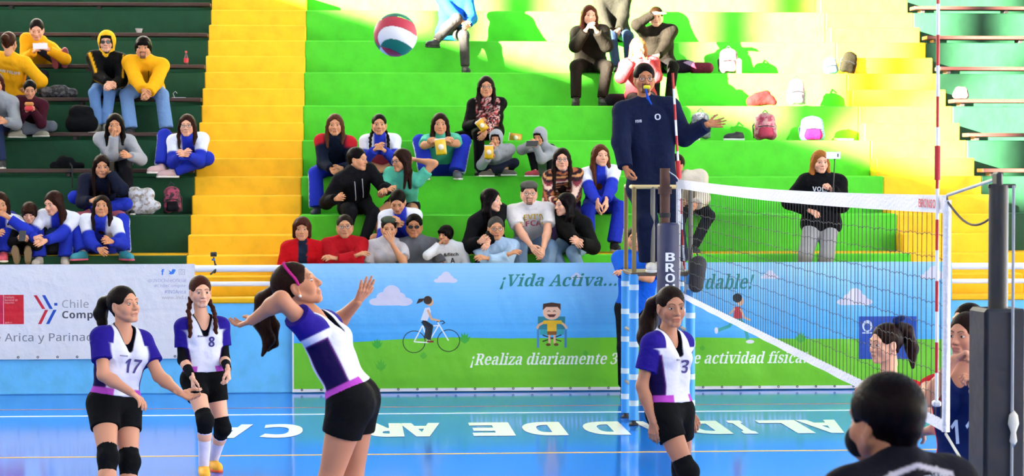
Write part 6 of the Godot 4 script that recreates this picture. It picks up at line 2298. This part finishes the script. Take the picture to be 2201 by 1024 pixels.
	# number 3
	r = make_rig({"k": 0.98, "hip": at_depth(1440, 886, 14.6), "nk": [1434, 719], "hd": [1443, 661, 14.0, -2.0], "ty": 44.0, "A": at_depth(1403, 908, 14.45), "B": at_depth(1484, 886, 14.78), "pA": [0.5, 0.0, -1.0], "pB": [0.4, -0.3, -1.0], "fA": on_floor(1496, 1150, 0.98), "fB": on_floor(1452, 1120, 0.98), "kA": [0.0, 0.0, 1.0], "kB": [0.1, 0.0, 1.0]})
	p = add_person("player number 3 with long loose ponytail in front of the referee", r, kitted.call({"hair": "tied", "hair_color": "1c120f", "skin": "a8745a", "shoe": "e8a020", "hA": "relax", "hB": "relax", "dA": Vector3(0.05, -1, 0.05), "dB": Vector3(0.45, -1, 0.1), "palmA": Vector3(0.4, 0, -1), "palmB": Vector3(-0.3, 0, -1), "extra": [["ponytail", tail([at_depth(1418, 640, 14.68), at_depth(1404, 655, 14.74), at_depth(1394, 690, 14.78), at_depth(1388, 726, 14.76), at_depth(1392, 760, 14.74), at_depth(1398, 790, 14.74)], [0.03, 0.045, 0.056, 0.056, 0.04, 0.012]), "1e1310"], ["knee_pad", knee_pad(r, "A"), "0d0d10"], ["knee_pad", knee_pad(r, "B"), "0d0d10"], ["sock", cuff((r.knB as Vector3).lerp(r.anB, 0.2), r.anB, 0.056, 0.042), "c8c4da"], ["sock", cuff((r.knA as Vector3).lerp(r.anA, 0.2), r.anA, 0.056, 0.042), "c8c4da"]]}), true)
	mark(p, "3", 0.06, 0.085, 0.03, 0.29, "241a6a", true, false, "number")
	mark(p, "Mizuno", 0.06, 0.016, -0.05, 0.335, "2a2440")
	# players across the net
	var rival := {"sex": "woman", "sleeve": 0.0, "loose": 0.013, "vneck": 0.07, "bust": 0.9, "top_name": "jersey", "top_pattern": pat_rival, "bottom": "10131f", "bottom_name": "shorts", "leg": 0.42, "leg_loose": 0.006, "hair": "tied", "shoe": "303038", "group": "rival players across the net"}
	var other := func(more: Dictionary) -> Dictionary:
		var d := rival.duplicate()
		d.merge(more, true)
		return d
	r = make_rig({"k": 0.98, "hip": at_depth(1922, 998, 14.0), "nk": [1908, 797], "hd": [1902, 740, -68.0, -2.0], "ahead": 0.0, "ty": -40.0, "A": at_depth(1880, 930, 13.8), "B": at_depth(1985, 930, 14.1), "fA": on_floor(1900, 1195, 0.98), "fB": on_floor(1950, 1185, 0.98), "kA": [0.0, 0.0, 1.0], "kB": [0.0, 0.0, 1.0]})
	p = add_person("player in red and navy jersey behind the net, with dark ribbon ponytail", r, other.call({"skin": "fair", "hair_color": "22140f", "sleeve": 0.3, "extra": [["ponytail", tail([at_depth(1930, 700, 14.02), at_depth(1948, 712, 14.06), at_depth(1960, 750, 14.08), at_depth(1962, 790, 14.06)], [0.03, 0.042, 0.04, 0.012]), "22140f"], ["hair_ribbon", tail([at_depth(1926, 690, 13.98), at_depth(1940, 684, 13.98)], [0.022, 0.016]), "14204a"]]}), true)
	mark(p, "9", 0.06, 0.085, -0.02, 0.3, "c0c4d4", true, false, "number")
	r = make_rig({"k": 1.0, "hip": at_depth(2078, 1005, 12.6), "nk": [2066, 812], "hd": [2074, 722, -48.0, 0.0], "ahead": 0.03, "ty": -22.0, "w": 0.18, "A": at_depth(2052, 772, 12.3), "eA": at_depth(1996, 858, 12.4), "B": at_depth(2092, 842, 12.25), "eB": at_depth(2150, 905, 12.5), "fA": on_floor(2060, 1290, 1.0), "fB": on_floor(2110, 1280, 1.0), "kA": [0.0, 0.0, 1.0], "kB": [0.0, 0.0, 1.0]})
	p = add_person("player number 11 in navy jersey raising her fist beside the near post", r, other.call({"skin": "b88068", "hair_color": "1d120f", "hA": "fist", "hB": "fist", "dA": Vector3(0.6, 0.3, 0.1), "palmA": Vector3(0, -1, 0.3), "dB": Vector3(-0.2, 1, 0), "limb": 1.1}), true)
	mark(p, "1", 0.04, 0.13, -0.04, 0.2, "a8bcd8", true, false, "number")
	mark(p, "1", 0.04, 0.13, 0.04, 0.2, "a8bcd8", true, false, "number")
	r = make_rig({"k": 1.0, "hip": at_depth(2120, 960, 15.0), "nk": [2104, 790], "hd": [2078, 694, -70.0, 0.0], "ty": -60.0, "A": at_depth(2070, 880, 14.8), "B": at_depth(2196, 960, 14.9), "eB": at_depth(2186, 880, 15.0), "fA": on_floor(2105, 1140, 1.0), "fB": on_floor(2150, 1135, 1.0), "kA": [0.0, 0.0, 1.0], "kB": [0.0, 0.0, 1.0]})
	add_person("third rival player mostly hidden behind number 11 and the post", r, other.call({"skin": "fair", "hair_color": "120d0c"}))
	# coach with his back to the camera
	r = make_rig({"k": 1.04, "hip": at_depth(1945, 1385, 6.8), "nk": at_depth(1932, 1018, 6.78), "hd": [at_depth(1898, 906, 6.82), 878, -142.0, 0.0], "ty": -158.0, "w": 0.175, "A": at_depth(2095, 1330, 6.75), "B": at_depth(1800, 1330, 6.85), "fA": on_floor(1990, 2070, 1.04), "fB": on_floor(1900, 2080, 1.04), "kA": [0.0, 0.0, 1.0], "kB": [0.0, 0.0, 1.0]})
	r.anA = Vector3(r.hipA.x, 0.09, r.hip.z)
	r.anB = Vector3(r.hipB.x, 0.09, r.hip.z)
	p = add_person("coach in black jacket and face mask seen from behind below the net", r, {"sex": "man", "skin": "a06a4c", "hair": "short", "hair_color": "0d0a0a", "hair_scale": Vector3(1.1, 1.06, 1.06), "top_pattern": pat_coach, "top_name": "jacket", "collar": 2, "loose": 0.03, "fat": 1.15, "bottom": "10131c", "shoe": "202024", "wear": [["face_mask", mask_blob(), "0e0e12"]]}, true)
	mark(p, "mitre", 0.085, 0.026, -0.062, 0.48, "b4b4bc", false, true)
	# the referee on the stand
	var sz := at_h(1362, 915, 0.0).z
	var deck := at_z(1400, 585, sz).y
	var zz := sz - 0.3
	r = make_rig({"k": 1.12, "legk": 0.82, "hip": at_z(1403, 402, zz), "nk": at_z(1388, 222, zz + 0.06), "hd": [1385, 170, 2.0, 0.0], "ahead": 0.04, "w": 0.2, "A": at_z(1345, 372, sz + 0.02), "B": at_z(1520, 268, zz + 0.22), "pA": [1.0, -0.1, -0.4], "pB": [0.2, -1.0, 0.0], "fA": Vector3(at_z(1395, 570, zz).x, deck + 0.09, zz + 0.18), "fB": Vector3(at_z(1452, 570, zz).x, deck + 0.09, zz + 0.05), "kA": [0.1, 0.0, 1.0], "kB": [0.1, 0.0, 1.0]})
	p = add_person("referee in navy sweater with yellow whistle and arm outstretched on the stand", r, {"sex": "man", "skin": "tan", "beard": true, "hair": "short", "hair_color": "0d0b0b", "glasses": "clear", "top": "131a33", "top_name": "sweater", "collar": 2, "loose": 0.03, "fat": 1.22, "bottom": "141c34", "leg_loose": 0.028, "cuff": 0.07, "limb": 1.1, "shoe": "c9c6c0", "sole": "d0cec8", "hA": "half", "hB": "open", "dB": Vector3(1, 0.12, 0.1), "palmB": Vector3(0.1, 0.3, 1), "dA": Vector3(0.3, -1, 0.3), "wear": [["whistle", whistle_blob(), "c8c010", 0.4]], "extra": [["lanyard", tail([at_z(1388, 192, zz + 0.26), at_z(1392, 210, zz + 0.27), at_z(1400, 224, zz + 0.26)], [0.008, 0.01, 0.008], 0.005), "1c48a8"]]}, true)
	mark(p, "FIVB", 0.05, 0.022, -0.085, 0.56, "c4c8d4")
	mark(p, "O", 0.05, 0.05, 0.075, 0.58, "c4c8d4", true, false, "badge")


func headband() -> Blob:
	var b := Blob.new(0.004, 0.004)
	var pts := []
	var rad := []
	for i in 21:
		var a := -0.3 + (PI + 0.6) * i / 20.0
		pts.append(Vector3(cos(a) * 0.087, 0.034 + sin(a) * 0.097, 0.018 - maxf(sin(a), 0.0) * 0.03))
		rad.append(0.007)
	b.chain(pts, rad)
	return b


func bead(at: Vector3, r: float) -> Blob:
	var b := Blob.new(0.003, 0.003)
	b.egg(at, Vector3.ONE * r)
	return b


func mask_blob() -> Blob:
	var b := Blob.new(0.005, 0.012)
	b.egg(Vector3(0, -0.06, 0.06), Vector3(0.062, 0.056, 0.062))
	for s in [-1.0, 1.0]:
		b.bone(Vector3(s * 0.055, -0.045, 0.05), Vector3(s * 0.082, -0.012, -0.012), 0.006, 0.005)
	return b


func whistle_blob() -> Blob:
	var b := Blob.new(0.004, 0.008)
	b.bone(Vector3(-0.012, -0.07, 0.125), Vector3(0.014, -0.07, 0.128), 0.016, 0.016)
	b.bone(Vector3(0, -0.068, 0.1), Vector3(0, -0.068, 0.12), 0.009, 0.012)
	return b


func flat_cap() -> Blob:
	var b := Blob.new(0.007, 0.025)
	b.egg(Vector3(0, 0.082, -0.008), Vector3(0.094, 0.052, 0.112))
	b.bone(Vector3(-0.045, 0.068, 0.095), Vector3(0.045, 0.068, 0.095), 0.016, 0.016)
	b.planes = [[Vector3(0, 0.052, 0), Vector3.DOWN]]
	return b


func visor() -> Blob:
	var b := Blob.new(0.006, 0.015)
	b.egg(Vector3(0, 0.09, -0.02), Vector3(0.088, 0.045, 0.105))
	b.bone(Vector3(-0.05, 0.085, 0.075), Vector3(0.05, 0.085, 0.075), 0.014, 0.014)
	b.planes = [[Vector3(0, 0.07, 0), Vector3.DOWN]]
	return b


func font(bold := false, serif := false) -> Font:
	var f := SystemFont.new()
	f.font_names = PackedStringArray(["Droid Serif" if serif else "Droid Sans"])
	if bold:
		f.font_weight = 700
	return f


func _ready() -> void:
	# camera, sky, sun, exposure
	var cam := Camera3D.new()
	cam.name = "camera"
	cam_basis = Basis.from_euler(Vector3(-atan(169.0 / F), -atan(350.5 / F), 0))
	cam.basis = cam_basis
	cam.position = EYE
	cam.fov = rad_to_deg(2.0 * atan(512.0 / F))
	cam.near = 0.1
	cam.far = 200.0
	var lens := CameraAttributesPhysical.new()
	lens.frustum_focal_length = 12.0 / tan(atan(512.0 / F))
	lens.frustum_focus_distance = 17.0
	lens.exposure_aperture = 9.0
	cam.attributes = lens
	add_child(cam)
	var env := Environment.new()
	var sky_mat := ProceduralSkyMaterial.new()
	sky_mat.sky_top_color = Color(0.86, 0.90, 0.95)
	sky_mat.sky_horizon_color = Color(0.96, 0.96, 0.95)
	sky_mat.ground_bottom_color = Color(0.62, 0.58, 0.52)
	sky_mat.ground_horizon_color = Color(0.78, 0.75, 0.70)
	var sky := Sky.new()
	sky.sky_material = sky_mat
	env.background_mode = Environment.BG_SKY
	env.sky = sky
	env.tonemap_mode = Environment.TONE_MAPPER_LINEAR
	env.tonemap_exposure = 5.2
	env.sdfgi_enabled = true
	env.ssao_enabled = true
	env.ssil_enabled = true
	var we := WorldEnvironment.new()
	we.name = "world_environment"
	we.environment = env
	add_child(we)
	var sun := DirectionalLight3D.new()
	sun.name = "sun"
	sun.light_color = Color(1.0, 0.97, 0.93)
	sun.light_energy = 9.5
	sun.light_angular_distance = 0.55
	sun.shadow_enabled = true
	sun.look_at_from_position(Vector3.ZERO, SUN.normalized(), Vector3.UP)
	add_child(sun)
	strand_noise.seed = 5
	strand_noise.frequency = 0.9
	flower_noise.seed = 3
	flower_noise.frequency = 0.35
	make_textures()
	make_hall()
	make_floor()
	make_banners()
	make_rails()
	make_net()
	make_stand()
	make_ball()
	make_players()
	make_crowd()
	make_things()
	run_jobs()
	for p in people:
		finish_person(p)
	for f in later:
		f.call()
